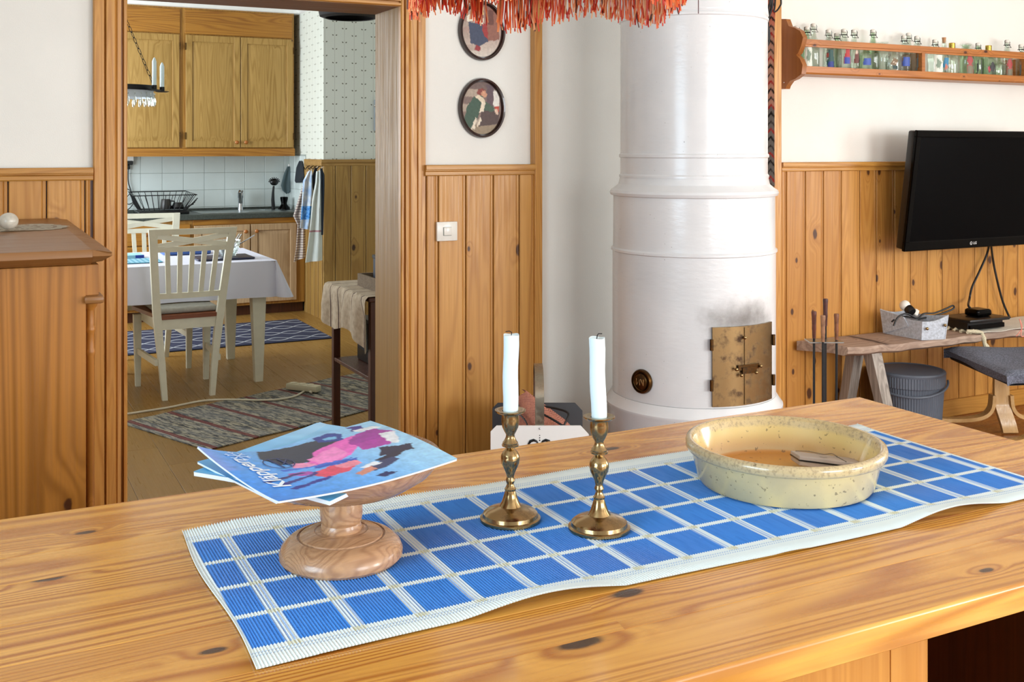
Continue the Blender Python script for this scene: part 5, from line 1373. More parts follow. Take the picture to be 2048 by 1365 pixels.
def candlestick(loc, label, lab2, dx, dz):
    t = thing('candlestick', loc, label, 'candlestick', 'brass candlesticks on the runner')
    part('base_plate', MB().lathe([p for p in cs_prof[:10]]+[(0, .021)], 56), M['brass'], t, local=True, smooth=38)
    part('stem', MB().lathe([(0, .0215)]+cs_prof[9:40]+[(0, .1265)], 40), M['brass'], t, local=True, smooth=38)
    part('candle_cup', MB().lathe([(0, .1268)]+cs_prof[39:], 44), M['brass'], t, local=True, smooth=38)
    c = thing('candle', Vector(loc)+Vector((0, 0, .1502)), lab2, 'candle', 'white candles in the brass candlesticks')
    n = 28; H_ = .123+dz
    mb = MB(); rows = []
    for k_ in range(9):
        v = k_/8; cx2 = dx*v+.0006*math.sin(v*9); r = .0113-.0002*math.sin(v*12)
        rows.append([mb.bm.verts.new((cx2*CA+r*math.cos(2*PI*i/n), -cx2*SA+r*math.sin(2*PI*i/n), H_*v+(.0015*math.sin(3*2*PI*i/n+dx*900)*.5 if k_ == 8 else 0))) for i in range(n)])
    for a, b_ in zip(rows, rows[1:]):
        for i in range(n): mb.bm.faces.new([a[i], a[(i+1) % n], b_[(i+1) % n], b_[i]])
    mb.bm.faces.new(rows[0][::-1])
    inner = [mb.bm.verts.new((v.co.x*.75+dx*CA*.25, v.co.y*.75-dx*SA*.25, H_-.002)) for v in rows[-1]]
    for i in range(n): mb.bm.faces.new([rows[-1][i], rows[-1][(i+1) % n], inner[(i+1) % n], inner[i]])
    mb.bm.faces.new(inner)
    part('wax', mb, M['candle'], c, local=True, smooth=50)
    part('wick', MB().tube([(dx*CA, -dx*SA, H_-.003), (dx*CA+.001, -dx*SA, H_+.003), (dx*CA+.003*(1 if dx < 0 else -1), -dx*SA, H_+.0055), (dx*CA+.009*(1 if dx < 0 else -1), -dx*SA, H_+.005)], .0007, 5), M['wick'], c, local=True)
candlestick((.709, 1.397, RT), 'left aged brass candlestick, farther from the bowl', 'left white candle with a short bent wick', .0012, 0)
candlestick((.806, 1.306, RT), 'right aged brass candlestick, nearer the yellow bowl', 'right white candle leaning slightly left', -.0036, .002)

# stoneware bowl and the card box in it
BC = Vector((1.190, 1.351, RT))
bw = thing('stoneware_bowl', BC, 'wide yellow glazed stoneware bowl with worn speckled rim', 'bowl')
bz_ = .962-TZ
part('bowl_body', MB().lathe([(0, 0), (.118, 0), (.138, .003), (.1415, .009), (.1515, .050), (.1520, .0515), (.1578, .0535), (.1602, .057), (.1605, .064), (.1590, .0690), (.1540, .0712), (.1495, .070), (.1465, .064), (.133, .018), (.127, .0135), (.118, .0115), (0, .0105)], 112), M['bowl'], bw, local=True, smooth=50)
pc = atZ(1652, 930, RT+.022); cb = thing('card_box', Vector((pc.x, pc.y, RT+.026)), 'small pale flat box with a black lid edge and string in the bowl', 'box', rz=-.62)
cb.scale = (1.12, 1.12, 1.0); cb.rotation_euler = (math.radians(-9), math.radians(6), -.55)
part('tray', MB().box(-.045, .045, -.032, .032, -.007, .001, .001), M['card'] if 'card' in M else flat('pale_grey_card', '#b9a894', .7, var=.06, vs=50), cb, local=True)
part('lid', MB().box(-.046, .046, -.033, .033, .002, .0085, .001), flat('pale_card_lid', '#b6a89a', .65, var=.08, vs=30), cb, local=True)
part('dark_band', MB().box(-.0465, .0465, -.0335, .0335, .0005, .0024, 0).box(.020, .0215, -.0331, .0331, .0084, .0090), M['blackp'], cb, local=True)
tz_ = text_mb('N.', .016); tz_.xf(Matrix.Translation((-.006, -.010, .0090)) @ Matrix.Rotation(PI/2-.3, 4, 'Z'))
part('lettering', tz_, M['blackp'], cb, local=True)
part('string', MB().tube(smooth_path([(-.040, .026, .0095), (-.02, .028, .011), (.0, .022, .010), (.014, .028, .012), (.020, .018, .0098)]), .0008, 5), M['card_string'] if 'card_string' in M else flat('twine', '#8a7458', .9), cb, local=True)

# fringed hanging lamp over the island
LC = Vector((.755, 1.365, 1.655)); LR = .197
lamp = thing('fringed_lamp', (LC.x, LC.y, 1.62), 'red and orange silk-fringed hanging lamp over the island', 'lamp')
shade = MB().lathe([(LR, 1.735), (LR+.003, 1.735), (LR+.003, 1.75), (LR-.01, 1.80), (LR-.05, 1.87), (LR-.12, 1.92), (.03, 1.935), (.03, 1.93), (LR-.121, 1.915), (LR-.052, 1.865), (LR-.013, 1.797), (LR, 1.75), (LR, 1.735)], 64, (LC.x, LC.y, 0))
part('shade', shade, flat('rust_red_silk', '#a5381c', .6), lamp)
part('cord', MB().rod((LC.x, LC.y, 1.93), (LC.x, LC.y, CEIL), .004, 8), M['cableb'], lamp)
part('ceiling_cup', MB().lathe([(0, CEIL-.05), (.03, CEIL-.05), (.045, CEIL), (0, CEIL)], 20, (LC.x, LC.y, 0)), M['white'], lamp)
fm = MB(); fc_ = []; R_ = random.Random(11)
pal = [(250, 112, 52), (255, 150, 84), (232, 76, 44), (255, 172, 112), (250, 132, 84), (206, 52, 34), (255, 196, 142), (110, 66, 50)]
for s_ in range(880):
    a = 2*PI*s_/880+R_.uniform(-.004, .004); r = LR+R_.uniform(-.004, .004)
    ln = .082+.012*math.sin(a*5+1)+R_.uniform(-.012, .006)+(-.02 if R_.random() < .08 else 0)
    if abs(((a+YAW) % (2*PI))-2.02) < .05: ln *= .55
    col = R_.choice(pal[:7]) if R_.random() < .95 else pal[7]
    p = Vector((LC.x+r*math.cos(a), LC.y+r*math.sin(a), 1.738)); sw_ = R_.uniform(-.007, .007); rr_ = R_.uniform(.0011, .0019)
    n0 = len(fm.bm.verts)
    P = [p, p+Vector((sw_*.3, sw_*.2, -ln*.4)), p+Vector((sw_*.5+R_.uniform(-.003, .003), R_.uniform(-.003, .003), -ln*.75)), p+Vector((sw_, R_.uniform(-.005, .005), -ln))]
    fm.tube(P, [rr_, rr_, rr_, rr_*.9], 3)
    fc_ += [col]*(len(fm.bm.verts)-n0)
p = atD(1397, 0, 1.56); fm.tube([p+Vector((-.012, 0, .16)), p+Vector((-.003, 0, .06)), p, p+Vector((0, 0, -.020))], .0008, 3); fc_ += [(90, 40, 40)]*12
fo = part('fringe', fm, M['fringe'], lamp, smooth=0, kind='stuff'); paint(fo.data, lambda i: fc_[i])

# ------------------------------------------------------------------ kitchen
KF = 9.28                                     # front of the base cabinets
def knob(mb_parent, x, y, z, mat, r=.016):
    part('knob', MB().lathe([(0, 0), (.006, 0), (.006, .012), (r, .018), (r*1.05, .026), (r*.6, .034), (0, .035)], 16).xf(Matrix.Translation((x, y, z)) @ Matrix.Rotation(PI/2, 4, 'X')), mat, mb_parent)
M['knob'] = flat('amber_wood_knob', '#a5622a', .25)
def panel_door(parent, x0, x1, z0, z1, y, mat, arch=False, kn=None, name='door', rails=.055):
    """frame-and-panel door whose face is at y (facing -Y)"""
    d = part(name, MB().box(x0, x0+rails, y-.020, y, z0, z1, .002).box(x1-rails, x1, y-.020, y, z0, z1, .002).box(x0+rails, x1-rails, y-.0195, y, z0, z0+rails, .001).box(x0+rails, x1-rails, y-.0195, y, z1-rails, z1, .001), mat, parent)
    mb = MB(); a0, a1, b0, b1 = x0+rails, x1-rails, z0+rails, z1-rails
    mb.box(a0, a1, y-.010, y-.002, b0, b1)
    i_ = .045
    if a1-a0 > .15 and b1-b0 > .12:
        mb.hexa([(a0+.006, y-.0095, b0+.006), (a1-.006, y-.0095, b0+.006), (a1-i_, y-.017, b0+i_), (a0+i_, y-.017, b0+i_),
                 (a0+.006, y-.0095, b1-.006), (a1-.006, y-.0095, b1-.006), (a1-i_, y-.017, b1-i_), (a0+i_, y-.017, b1-i_)]) if False else None
        F = [mb.bm.verts.new(q) for q in ((a0+.006, y-.0101, b0+.006), (a1-.006, y-.0101, b0+.006), (a1-.006, y-.0101, b1-.006), (a0+.006, y-.0101, b1-.006), (a0+i_, y-.018, b0+i_), (a1-i_, y-.018, b0+i_), (a1-i_, y-.018, b1-i_), (a0+i_, y-.018, b1-i_))]
        for f_ in ((0, 1, 5, 4), (1, 2, 6, 5), (2, 3, 7, 6), (3, 0, 4, 7), (4, 5, 6, 7), (3, 2, 1, 0)): mb.bm.faces.new([F[k_] for k_ in f_])
    part('raised_panel', mb, mat, d, smooth=15)
    if kn: knob(d, kn[0], y-.020, kn[1], M['knob'])
    return d
def hinge(parent, x, y, z):
    part('hinge', MB().rod((x, y, z-.03), (x, y, z+.03), .006, 8), M['brass_vent'], parent)

# wall cabinets
UF = 9.50
z0u, z1u = 1.463, 2.438
for (a, b, doors, lab) in ((.62, XY(364.5, UF), [(.64, 1.10), (1.11, XY(358, UF))], 'oak wall cabinet on the left of the pair above the dish rack'),
                      (XY(364.6, UF), XY(588, UF), [(XY(371, UF), XY(479.6, UF)), (XY(481, UF), XY(585, UF))], 'oak wall cabinet with two knobs above the sink')):
    t = thing('wall_cabinet', ((a+b)/2, (UF+KY)/2, 1.38), lab, 'cabinet', 'oak wall cabinets')
    part('carcass', MB().box(a+.0005, b-.0005, UF+.001, KY-.015, 1.385, 2.68, .001), M['kcabz'], t)
    part('top_panel', MB().box(a+.02, b-.02, UF-.012, UF, z1u+.012, 2.66, .002), M['kcab'], t)
    part('light_rail', MB().prism([(UF-.030, 1.385), (UF-.030, 1.44), (UF-.024, 1.452), (UF-.012, 1.456), (UF, 1.456), (UF, 1.385)], 0, a, b), M['kcab'], t)
    for i, (p, q) in enumerate(doors):
        kn = None
        if lab.endswith('sink'): kn = ((q-.035) if i == 0 else (p+.04), z0u+.045)
        d = panel_door(t, p, q, z0u, z1u, UF-.001, M['kdoor'], kn=kn)
        hx = (q+.004 if not lab.endswith('sink') else (p-.004 if i == 0 else q+.004))
        if (lab.endswith('sink') or i == 1):
            hinge(d, hx, UF-.022, z0u+.10); hinge(d, hx, UF-.022, z1u-.10)
# base cabinets
cxr = KX-.001-.0
lt = .846
t = thing('base_cabinet', (2.15, 9.55, 0), 'limed oak sink cabinet with two doors under the worktop', 'cabinet', 'oak base cabinets')
a, b = XY(385, KF), KX-.022
part('carcass', MB().box(a, b, KF+.001, KY-.01, .09, lt-.001, .001), M['kcabz'], t)
part('apron_rail', MB().box(a, b, KF-.006, KF+.001, .80, lt-.001, .001), M['kcab'], t)
part('toe_kick', MB().box(a, b, KF+.06, KF+.08, 0, .09), M['dark_wood'], t)
panel_door(t, XY(388, KF), XY(499, KF), .115, .795, KF, M['kdoorL'], kn=(XY(499, KF)-.04, .735))
panel_door(t, XY(501.5, KF), XY(592, KF), .115, .795, KF, M['kdoorL'], kn=(XY(501, KF)+.045, .735))
t = thing('base_cabinet', (1.3, 9.55, 0), 'oak drawer cabinet left of the sink cabinet behind the far chair', 'cabinet', 'oak base cabinets')
part('carcass', MB().box(.95, a-.001, KF+.001, KY-.01, .09, lt-.001, .001), M['kcabz'], t)
part('toe_kick', MB().box(.95, a-.001, KF+.06, KF+.08, 0, .09), M['dark_wood'], t)
for k_ in range(4):
    d = part('drawer', MB().box(.97, a-.02, KF-.018, KF, .11+k_*.178, .11+k_*.178+.168, .004), M['kcab'], t); knob(d, 1.3, KF-.018, .11+k_*.178+.09, M['knob'])
t = thing('base_cabinet', (.65, 9.55, 0), 'oak base cabinet mostly hidden behind the doorway casing', 'cabinet', 'oak base cabinets')
part('carcass', MB().box(.40, .949, KF+.001, KY-.01, .09, lt-.001, .001), M['kcabz'], t)
panel_door(t, .42, .93, .115, .795, KF, M['kdoorL'], kn=(.89, .735))
wt = thing('worktop', (1.5, 9.55, lt), 'dark grey kitchen worktop with a steel rear edge', 'worktop')
part('slab', MB().box(.40, KX-.021, KF-.03, KY-.0105, lt, .892, .004), M['counter'], wt)
part('upstand', MB().box(.40, KX-.021, KY-.028, KY-.0102, .8925, .915, .002), M['counter'], wt)
sn = thing('sink', (XY(470, 9.5), 9.5, .892), 'brushed steel sink let into the dark worktop', 'sink')
s0, s1 = XY(395, 9.5), XY(575, 9.5)
part('drainer', MB().box(s0, s1, KF+.03, KY-.05, .8922, .8965, .002), M['steel'], sn)
part('basin', MB().lathe([(.17, .897), (.178, .8985), (.182, .897), (.182, .8962), (.17, .8962), (.165, .80), (0, .79), (0, .788), (.168, .798), (.17, .897)], 32, ((s0+s1)/2+.1, 9.52, 0)), M['steel'], sn)
# faucet
fx = XY(481, KY-.12); fyy = KY-.12
fa = thing('faucet', (fx, fyy, .8965), 'chrome kitchen mixer tap behind the sink', 'faucet')
part('body', MB().lathe([(0, .897), (.026, .897), (.024, .91), (.021, .95), (.022, 1.0), (.026, 1.01), (.026, 1.05), (.018, 1.06), (0, 1.06)], 20, (fx, fyy, 0)), M['chrome'], fa)
part('spout', MB().tube(smooth_path([(fx, fyy-.01, .96), (fx-.015, fyy-.05, 1.02), (fx-.03, fyy-.10, 1.06), (fx-.04, fyy-.15, 1.07), (fx-.045, fyy-.17, 1.05)]), .014, 10), M['chrome'], fa)
part('lever', MB().box(fx-.012, fx+.012, fyy-.07, fyy+.01, 1.062, 1.074, .004), M['chrome'], fa)
# dish rack
gx0, gx1 = XY(268, 9.55), XY(380, 9.55); gy0, gy1 = 9.42, 9.72
rk = thing('dish_rack', ((gx0+gx1)/2, (gy0+gy1)/2, .892), 'black wire dish rack on a black drip tray beside the sink', 'dish rack')
part('drip_tray', MB().box(gx0+.02, gx1-.03, gy0-.02, gy1+.02, .8925, .918, .008, 2), M['blackp'], rk)
wr = MB(); zt3, zb3 = 1.075, .925
def rim(x, y): return
top = [(gx0-.02, gy0-.03, zt3-.02), (gx1+.03, gy0-.03, zt3-.02), (gx1+.0, gy1+.03, zt3), (gx0-.02, gy1+.03, zt3)]
btm = [(gx0+.05, gy0, zb3), (gx1-.06, gy0, zb3), (gx1-.06, gy1, zb3), (gx0+.05, gy1, zb3)]
part('rim_wire', MB().tube(top+[top[0]], .0045, 6).tube(btm+[btm[0]], .004, 6), M['black'], rk)
def lerp3(p, q_, t): return Vector(p)*(1-t)+Vector(q_)*t
for e_, nn in ((0, 9), (2, 9), (1, 7), (3, 7)):
    p0, p1, b0, b1 = top[e_], top[(e_+1) % 4], btm[e_], btm[(e_+1) % 4]
    for k_ in range(nn):
        part('wire', MB().rod(lerp3(p0, p1, (k_+.5)/nn), lerp3(b0, b1, (k_+.5)/nn), .0028, 5), M['black'], rk)
for k_ in range(4):
    x = gx1-.01+k_*.006; part('prong', MB().rod((gx1-.05, gy0+.03+k_*.06, zb3), (gx1+.045, gy0+.02+k_*.06, zt3-.05-.02*k_), .0045, 6), M['black'], rk)
mg = thing('mug', (XY(332, 9.55), 9.56, .93), 'dark grey mug upside down in the dish rack', 'mug')
part('cup', MB().lathe([(0, .93), (.045, .93), (.048, .94), (.040, 1.01), (.036, 1.015), (0, 1.015)], 24, (mg.location.x, mg.location.y, 0)), M['dark_mug'] if 'dark_mug' in M else flat('dark_stoneware', '#2c2a28', .4), mg)
part('handle', MB().tube([(mg.location.x+.036, 9.56, 1.0), (mg.location.x+.07, 9.55, .995), (mg.location.x+.075, 9.55, .965), (mg.location.x+.045, 9.56, .95)], .006, 8), M['blackp'], mg)
bx_ = XY(356, 9.55); single('black_bowl', MB().lathe([(0, .93), (.05, .93), (.055, .945), (.035, .985), (0, .985)], 24, (bx_, 9.56, 0)), M['blackp'], 'small black bowl upside down in the dish rack', 'bowl')
# dish brush, brush holder jar, cloths on the tiles
bxp = XY(547, 9.70); br = thing('dish_brush', (bxp, 9.70, .893), 'black dish brush standing upright by the tiles', 'brush')
part('handle', MB().tube([(bxp, 9.70, .897), (bxp-.006, 9.70, .98), (bxp-.004, 9.70, 1.05), (bxp+.002, 9.70, 1.11)], [.017, .016, .012, .009], 10), M['blackp'], br)
hd = MB().ball((bxp+.004, 9.69, 1.145), .040, 16, 10, (1, .6, .8))
for k_ in range(9): a = PI*k_/8; hd.rod((bxp+.004+.03*math.cos(a), 9.69, 1.15+.02*math.sin(a)), (bxp+.004+.052*math.cos(a), 9.69, 1.15+.04*math.sin(a)), .005, 5)
part('bristles', hd, M['blackp'], br)
jx = XY(567, 9.68); single('dark_jar', MB().lathe([(0, .893), (.055, .893), (.052, .91), (.03, .935), (.026, .95), (.034, .985), (.036, 1.005), (.03, 1.01), (0, 1.008)], 24, (jx, 9.66, 0)), M['gloss'], 'squat glossy black jar on the worktop by the tiles', 'jar')
def hang_cloth(name, hook, pts, mat, label, cat, axis='y', th=.004, group=None, fold=.008):
    """a cloth hanging from a hook: pts is the outline (left, right) per height"""
    mb = MB(); n = 14; m = len(pts)-1
    def f(u, v):
        k_ = v*m; i = min(int(k_), m-1); t_ = k_-i
        l = Vector(pts[i][0])*(1-t_)+Vector(pts[i+1][0])*t_; r = Vector(pts[i][1])*(1-t_)+Vector(pts[i+1][1])*t_
        p = l*(1-u)+r*u; w_ = (r-l).length; d_ = Vector((0, -1, 0)) if axis == 'y' else Vector((-1, 0, 0))
        return p+d_*(fold*math.sin(u*PI*3+v*1.5)*min(1, w_/.08)+fold*1.2*v)
    mb.sheet(n, max(8, m*4), f, th)
    return mb
wy = KY-.014
g1 = [(atY(574, 333, wy), atY(578, 333, wy)), (atY(566, 350, wy), atY(584, 350, wy)), (atY(560, 371, wy), atY(586, 371, wy)), (atY(563, 381, wy), atY(586, 379, wy)), (atY(571, 388, wy), atY(575, 386, wy))]
hk = thing('dish_cloth', atY(576, 333, wy), 'mid grey knitted dish cloth hanging on the tiles, the larger of two', 'cloth')
part('cloth', hang_cloth('c', None, [(a-Vector((0, .02, 0)), b-Vector((0, .02, 0))) for a, b in g1], None, '', ''), flat('grey_knit', '#56666a', .95, bump=.6, bs=300), hk)
part('hook', MB().box(*[v for v in (atY(576, 0, wy).x, atY(583, 0, wy).x)], wy-.02, wy+.003, atY(578, 338, wy).z, atY(578, 328, wy).z, .003), M['white'], hk)
kx2 = KX-.02
g2 = [(atX(600, 322, kx2), atX(603.5, 322, kx2)), (atX(595, 335, kx2), atX(607, 335, kx2)), (atX(593, 362, kx2), atX(609, 352, kx2)), (atX(596, 366, kx2), atX(604, 365, kx2))]
hk = thing('dish_cloth', atX(602, 322, kx2), 'small black dish cloth hanging at the tile edge by the wainscot', 'cloth')
part('cloth', hang_cloth('c', None, g2, None, '', '', axis='x'), flat('black_knit', '#23282e', .95), hk)
# towels on hooks on the wainscot
kx3 = KX-.045
tw1 = stripes('striped_towel', '#cfc4b8', [(2, .022, .002, .0028, '#7c626a')])
g_ = G('blue_towel'); o_ = g_.obj(); _, _, z_ = g_.sep(o_)
bb = g_.step(g_.M('ABSOLUTE', g_.M('ADD', z_, .36)), .055, .06, 1, 0)
g_.set(g_.mix(bb, g_.mix(g_.step(g_.noise(o_, 14, 2), .4, .6), lin('#a9c6ea'), lin('#dbe8f6')), g_.mix(g_.step(g_.noise(o_, 60, 1), .45, .55), lin('#3b86dd'), lin('#6fb0f0'))), .9); M['blue_towel'] = g_.m
g_ = G('white_towel'); o_ = g_.obj(); x_, y2, z_ = g_.sep(o_)
b1_ = g_.step(g_.M('ABSOLUTE', g_.M('ADD', z_, .505)), .006, .009, 1, 0); b2_ = g_.step(g_.M('ABSOLUTE', g_.M('ADD', y2, .05)), .006, .009, 1, 0)
g_.set(g_.mix(g_.M('MULTIPLY', g_.M('MAXIMUM', b1_, b2_), .7), g_.mix(g_.noise(o_, 8, 2), lin('#e8ece8'), lin('#cfdad6')), lin('#a8405c')), .9); M['white_towel'] = g_.m
tws = [
 ('towel', 'striped brown and white kitchen towel behind the blue one', tw1, [((615, 343), (619, 343)), ((601, 385), (612, 385)), ((586, 432), (606, 430)), ((594, 450), (610, 445)), ((590, 500), (610, 490)), ((586, 524), (611, 514))], 0.0),
 ('towel', 'pale blue kitchen towel with a bright blue border', M['blue_towel'], [((618, 342), (624, 342)), ((606, 362), (626, 362)), ((603, 400), (626, 395)), ((600, 440), (624, 430)), ((598, 456), (620, 460))], .035),
 ('towel', 'black kitchen towel between the blue and the white one', flat('black_towel', '#16181e', .95), [((630, 336), (634, 336)), ((624, 352), (632, 352)), ((624, 375), (632, 372)), ((627, 385), (632, 384))], .02),
 ('towel', 'white kitchen towel with thin red border lines', M['white_towel'], [((633, 343), (641, 341)), ((631, 365), (642, 362)), ((624, 400), (642, 395)), ((620, 440), (643, 430)), ((614, 490), (644, 480)), ((609, 525), (644, 521))], .065),
 ('towel', 'dark navy towel hanging at the wall corner', flat('navy_towel', '#1c2632', .95), [((641, 337), (643, 337)), ((642, 350), (648, 350)), ((644, 370), (649, 372)), ((643, 400), (647, 400)), ((641, 470), (645, 470))], .02)]
for nm, lab, mt, pr, off in tws:
    Yh = atX((pr[0][0][0]+pr[0][1][0])/2, 340, KX-.05).y-off
    P = [(atY(a[0], a[1], Yh), atY(b[0], b[1], Yh)) for a, b in pr]
    for a, b in P: a.x = min(a.x, KX-.06); b.x = min(b.x, KX-.03)
    t = thing(nm, (P[0][0]+P[0][1])/2, lab, 'towel', 'kitchen towels on the wall hooks')
    part('cloth', hang_cloth('c', None, P, None, '', '', axis='y', fold=.012), mt, t)
    hk_ = t.location
    part('loop', MB().tube([(hk_.x, hk_.y, hk_.z-.01), (hk_.x+.012, hk_.y, hk_.z+.012), (KX-.045, hk_.y, hk_.z+.012)], .0025, 5), M['white'], t)
for px in (619, 627, 634, 642):
    p = atX(px, 338, KX-.022); single('towel_hook', MB().tube([(KX-.0185, p.y, p.z+.03), (KX-.045, p.y, p.z+.015), (KX-.06, p.y, p.z-.005), (KX-.05+-.02, p.y, p.z+.012)], .004, 6), M['black'], {619: 'leftmost black iron towel hook under the rail, holding the blue towel', 627: 'second black towel hook from the left, holding the black towel', 634: 'third black towel hook, holding the white towel', 642: 'black towel hook nearest the wall corner'}[px], 'hook', 'towel hooks under the rail')
# socket, plug, cables at the left of the tiles
so = atY(257, 322, KY-.03); t = thing('power_socket', so, 'white socket with a black plug under the wall cabinet', 'socket')
part('socket_box', MB().box(so.x-.10, so.x+.045, KY-.05, KY-.0095, so.z-.0, so.z+.045, .006), M['white'], t)
part('plug', MB().box(so.x-.03, so.x+.035, KY-.048, KY-.018, so.z-.035, so.z-.0005, .006).box(so.x-.018, so.x+.012, KY-.044, KY-.022, so.z-.075, so.z-.034, .006), M['blackp'], t)
yy = KY-.035
cable('kitchen_cable', [atY(257, 334, yy), atY(256, 350, yy), atY(257, 366, yy), atY(261, 380, yy), atY(263, 392, yy), atY(266, 404, yy), atY(271, 412, yy), atY(276, 419, yy)], .006, M['cableb'], 'black cable running down the tiles from the socket', 6)
cable('kitchen_cable', [atY(248, 376, yy), atY(256, 379, yy), atY(262, 384, yy), atY(254, 394, yy), atY(248, 402, yy)], .004, M['cableb'], 'looped black cable left of the dish rack, upper loop', 6)
cable('kitchen_cable', [atY(248, 405, yy), atY(258, 409, yy), atY(267, 405, yy), atY(262, 414, yy), atY(254, 421, yy-.04)], .004, M['cableb'], 'looped black cable left of the dish rack, lower loop', 6)

# dining table with cloth
kt = thing('dining_table', (1.0, 7.03, 0), 'white dining table with tapered legs under a white cloth', 'table')
QX0, QX1, QY0, QY1, QZ = -.3, 1.70, 6.575, 7.50, .752
part('table_top', MB().box(QX0+.004, QX1-.004, QY0+.004, QY1-.004, QZ-.03, QZ, .002), M['chairpaint'], kt)
part('apron', MB().box(QX0+.06, QX1-.06, QY0+.06, QY0+.08, QZ-.12, QZ-.031).box(QX0+.06, QX1-.06, QY1-.08, QY1-.06, QZ-.12, QZ-.031).box(QX1-.08, QX1-.06, QY0+.08, QY1-.08, QZ-.12, QZ-.031), M['chairpaint'], kt)
for x, y in ((QX1-.095, QY0+.065), (QX1-.095, QY1-.065), (QX0+.1, QY0+.07), (QX0+.1, QY1-.07)):
    part('leg', MB().beam([(x, y, 0), (x-.005, y, QZ-.031)], [(.048, .048), (.098, .098)]), M['chairpaint'], kt)
tc = MB(); dp = .222
def clothp(s, v):
    """s runs round the perimeter, v from the table edge down to the hem"""
    return None
per = []
def addedge(p, q_, n):
    for k_ in range(n): per.append((Vector(p)*(1-k_/n)+Vector(q_)*(k_/n), Vector(((Vector(q_)-Vector(p)).y, -(Vector(q_)-Vector(p)).x, 0)).normalized(), 0))
def addcorner(p, a0, n):
    for k_ in range(n): a = a0+PI/2*k_/n; w_ = math.sin(PI*(k_)/n); per.append((Vector(p), Vector((math.cos(a), math.sin(a), 0)), w_))
cr_ = .012; ex = .006
x0_, x1_, y0_, y1_ = QX0-ex, QX1+ex, QY0-ex, QY1+ex
addedge((x0_+cr_, y0_, 0), (x1_-cr_, y0_, 0), 60); addcorner((x1_-cr_, y0_+cr_, 0), -PI/2, 10)
addedge((x1_, y0_+cr_, 0), (x1_, y1_-cr_, 0), 30); addcorner((x1_-cr_, y1_-cr_, 0), 0, 10)
addedge((x1_-cr_, y1_, 0), (x0_+cr_, y1_, 0), 60); addcorner((x0_+cr_, y1_-cr_, 0), PI/2, 10)
addedge((x0_, y1_-cr_, 0), (x0_, y0_+cr_, 0), 30); addcorner((x0_+cr_, y0_+cr_, 0), PI, 10)
NV2 = 10; rows = []
for v in range(NV2+1):
    f = v/NV2; row = []
    for i, (p, nrm, w_) in enumerate(per):
        out = (.0 if v else 0)+f*(.012+.010*math.sin(i*.55)+.008*math.sin(i*.21+2))+w_*.115*f
        rr_ = cr_ if w_ > 0 or nrm.length and (abs(nrm.x) > .01 and abs(nrm.y) > .01) else (cr_ if False else 0)
        base = p+nrm*(cr_ if (w_ > 0) else 0)
        z = QZ+.003-(0 if v == 0 else f*dp)+(.012*w_*f*0)
        if v == 0: q_ = base-nrm*.001; q_.z = QZ+.0030
        else: q_ = base+nrm*out; q_.z = z
        row.append(tc.bm.verts.new(q_))
    rows.append(row)
L_n = len(per)
for a_, b_ in zip(rows, rows[1:]):
    for i in range(L_n): tc.bm.faces.new([a_[i], a_[(i+1) % L_n], b_[(i+1) % L_n], b_[i]])
tc.box(x0_+.0005, x1_-.0005, y0_+.0005, y1_-.0005, QZ+.001, QZ+.0032, .0008)
single('tablecloth', tc, M['linen'], 'white tablecloth hanging over the dining table in the kitchen', 'tablecloth')
TT = QZ+.006
# things on the dining table
def tabl(px, py, z=TT): return atZ(px, py, z)
p = tabl(478, 516); t = thing('serving_tray', (1.47, 6.83, TT), 'dark tray with a glass bowl on the dining table', 'tray')
part('tray', MB().box(1.25, 1.60, 6.70, 6.96, TT, TT+.012, .005, 2), flat('dark_blue_tray', '#242640', .35), t)
gb = thing('glass_bowl', (1.46, 6.84, TT+.0125), 'cut-glass bowl with cutlery on the dark tray', 'bowl')
zb_ = TT+.0125
part('bowl', MB().lathe([(0, zb_), (.05, zb_), (.075, zb_+.05), (.082, zb_+.10), (.079, zb_+.10), (.07, zb_+.05), (.045, zb_+.006), (0, zb_+.006)], 12, (1.46, 6.84, 0)), M['crystal'], gb)
for k_, (dx_, dy_, tip) in enumerate(((.05, -.02, .16), (-.03, .03, .10), (.02, .04, .09))):
    single('spoon', MB().rod((1.46-dx_*.3, 6.84-dy_*.3, zb_+.02), (1.46+tip, 6.84+dy_*2, zb_+.13), .004, 6).ball((1.46-dx_*.4, 6.84-dy_*.4, zb_+.018), .014, 10, 6, (1, 1, .4)), M['chrome'], ['long thin spoon leaning far out of the glass bowl', 'short spoon at the back of the glass bowl', 'middle spoon in the glass bowl'][k_], 'cutlery', 'cutlery in the glass bowl')
t = thing('laptop', (1.30, 7.26, TT), 'flat blue folded case lying at the far side of the dining table', 'case')
part('case', MB().box(1.12, 1.42, 7.16, 7.36, TT, TT+.03, .008, 2), flat('blue_case', '#3c62a8', .5), t)
t = thing('place_mat', (.86, 6.87, TT), 'pale blue checked place mat on the dining table', 'place mat')
part('mat', MB().box(.70, 1.05, 6.75, 7.02, TT, TT+.004, .001), stripes('checked_mat', '#a5cfdd', [(0, .03, 0, .006, '#5ea0ba'), (1, .03, 0, .006, '#5ea0ba')]), t)
t = thing('notebook', (.86, 7.13, TT), 'pale blue book lying behind the place mat on the dining table', 'book')
part('cover', MB().box(.74, .98, 7.05, 7.21, TT, TT+.022, .002), flat('pale_blue_cover', '#9bd2e4', .5), t)
part('corner', MB().box(.93, .982, 7.048, 7.075, TT+.001, TT+.021), flat('deep_blue', '#1c3fa8', .5), t)

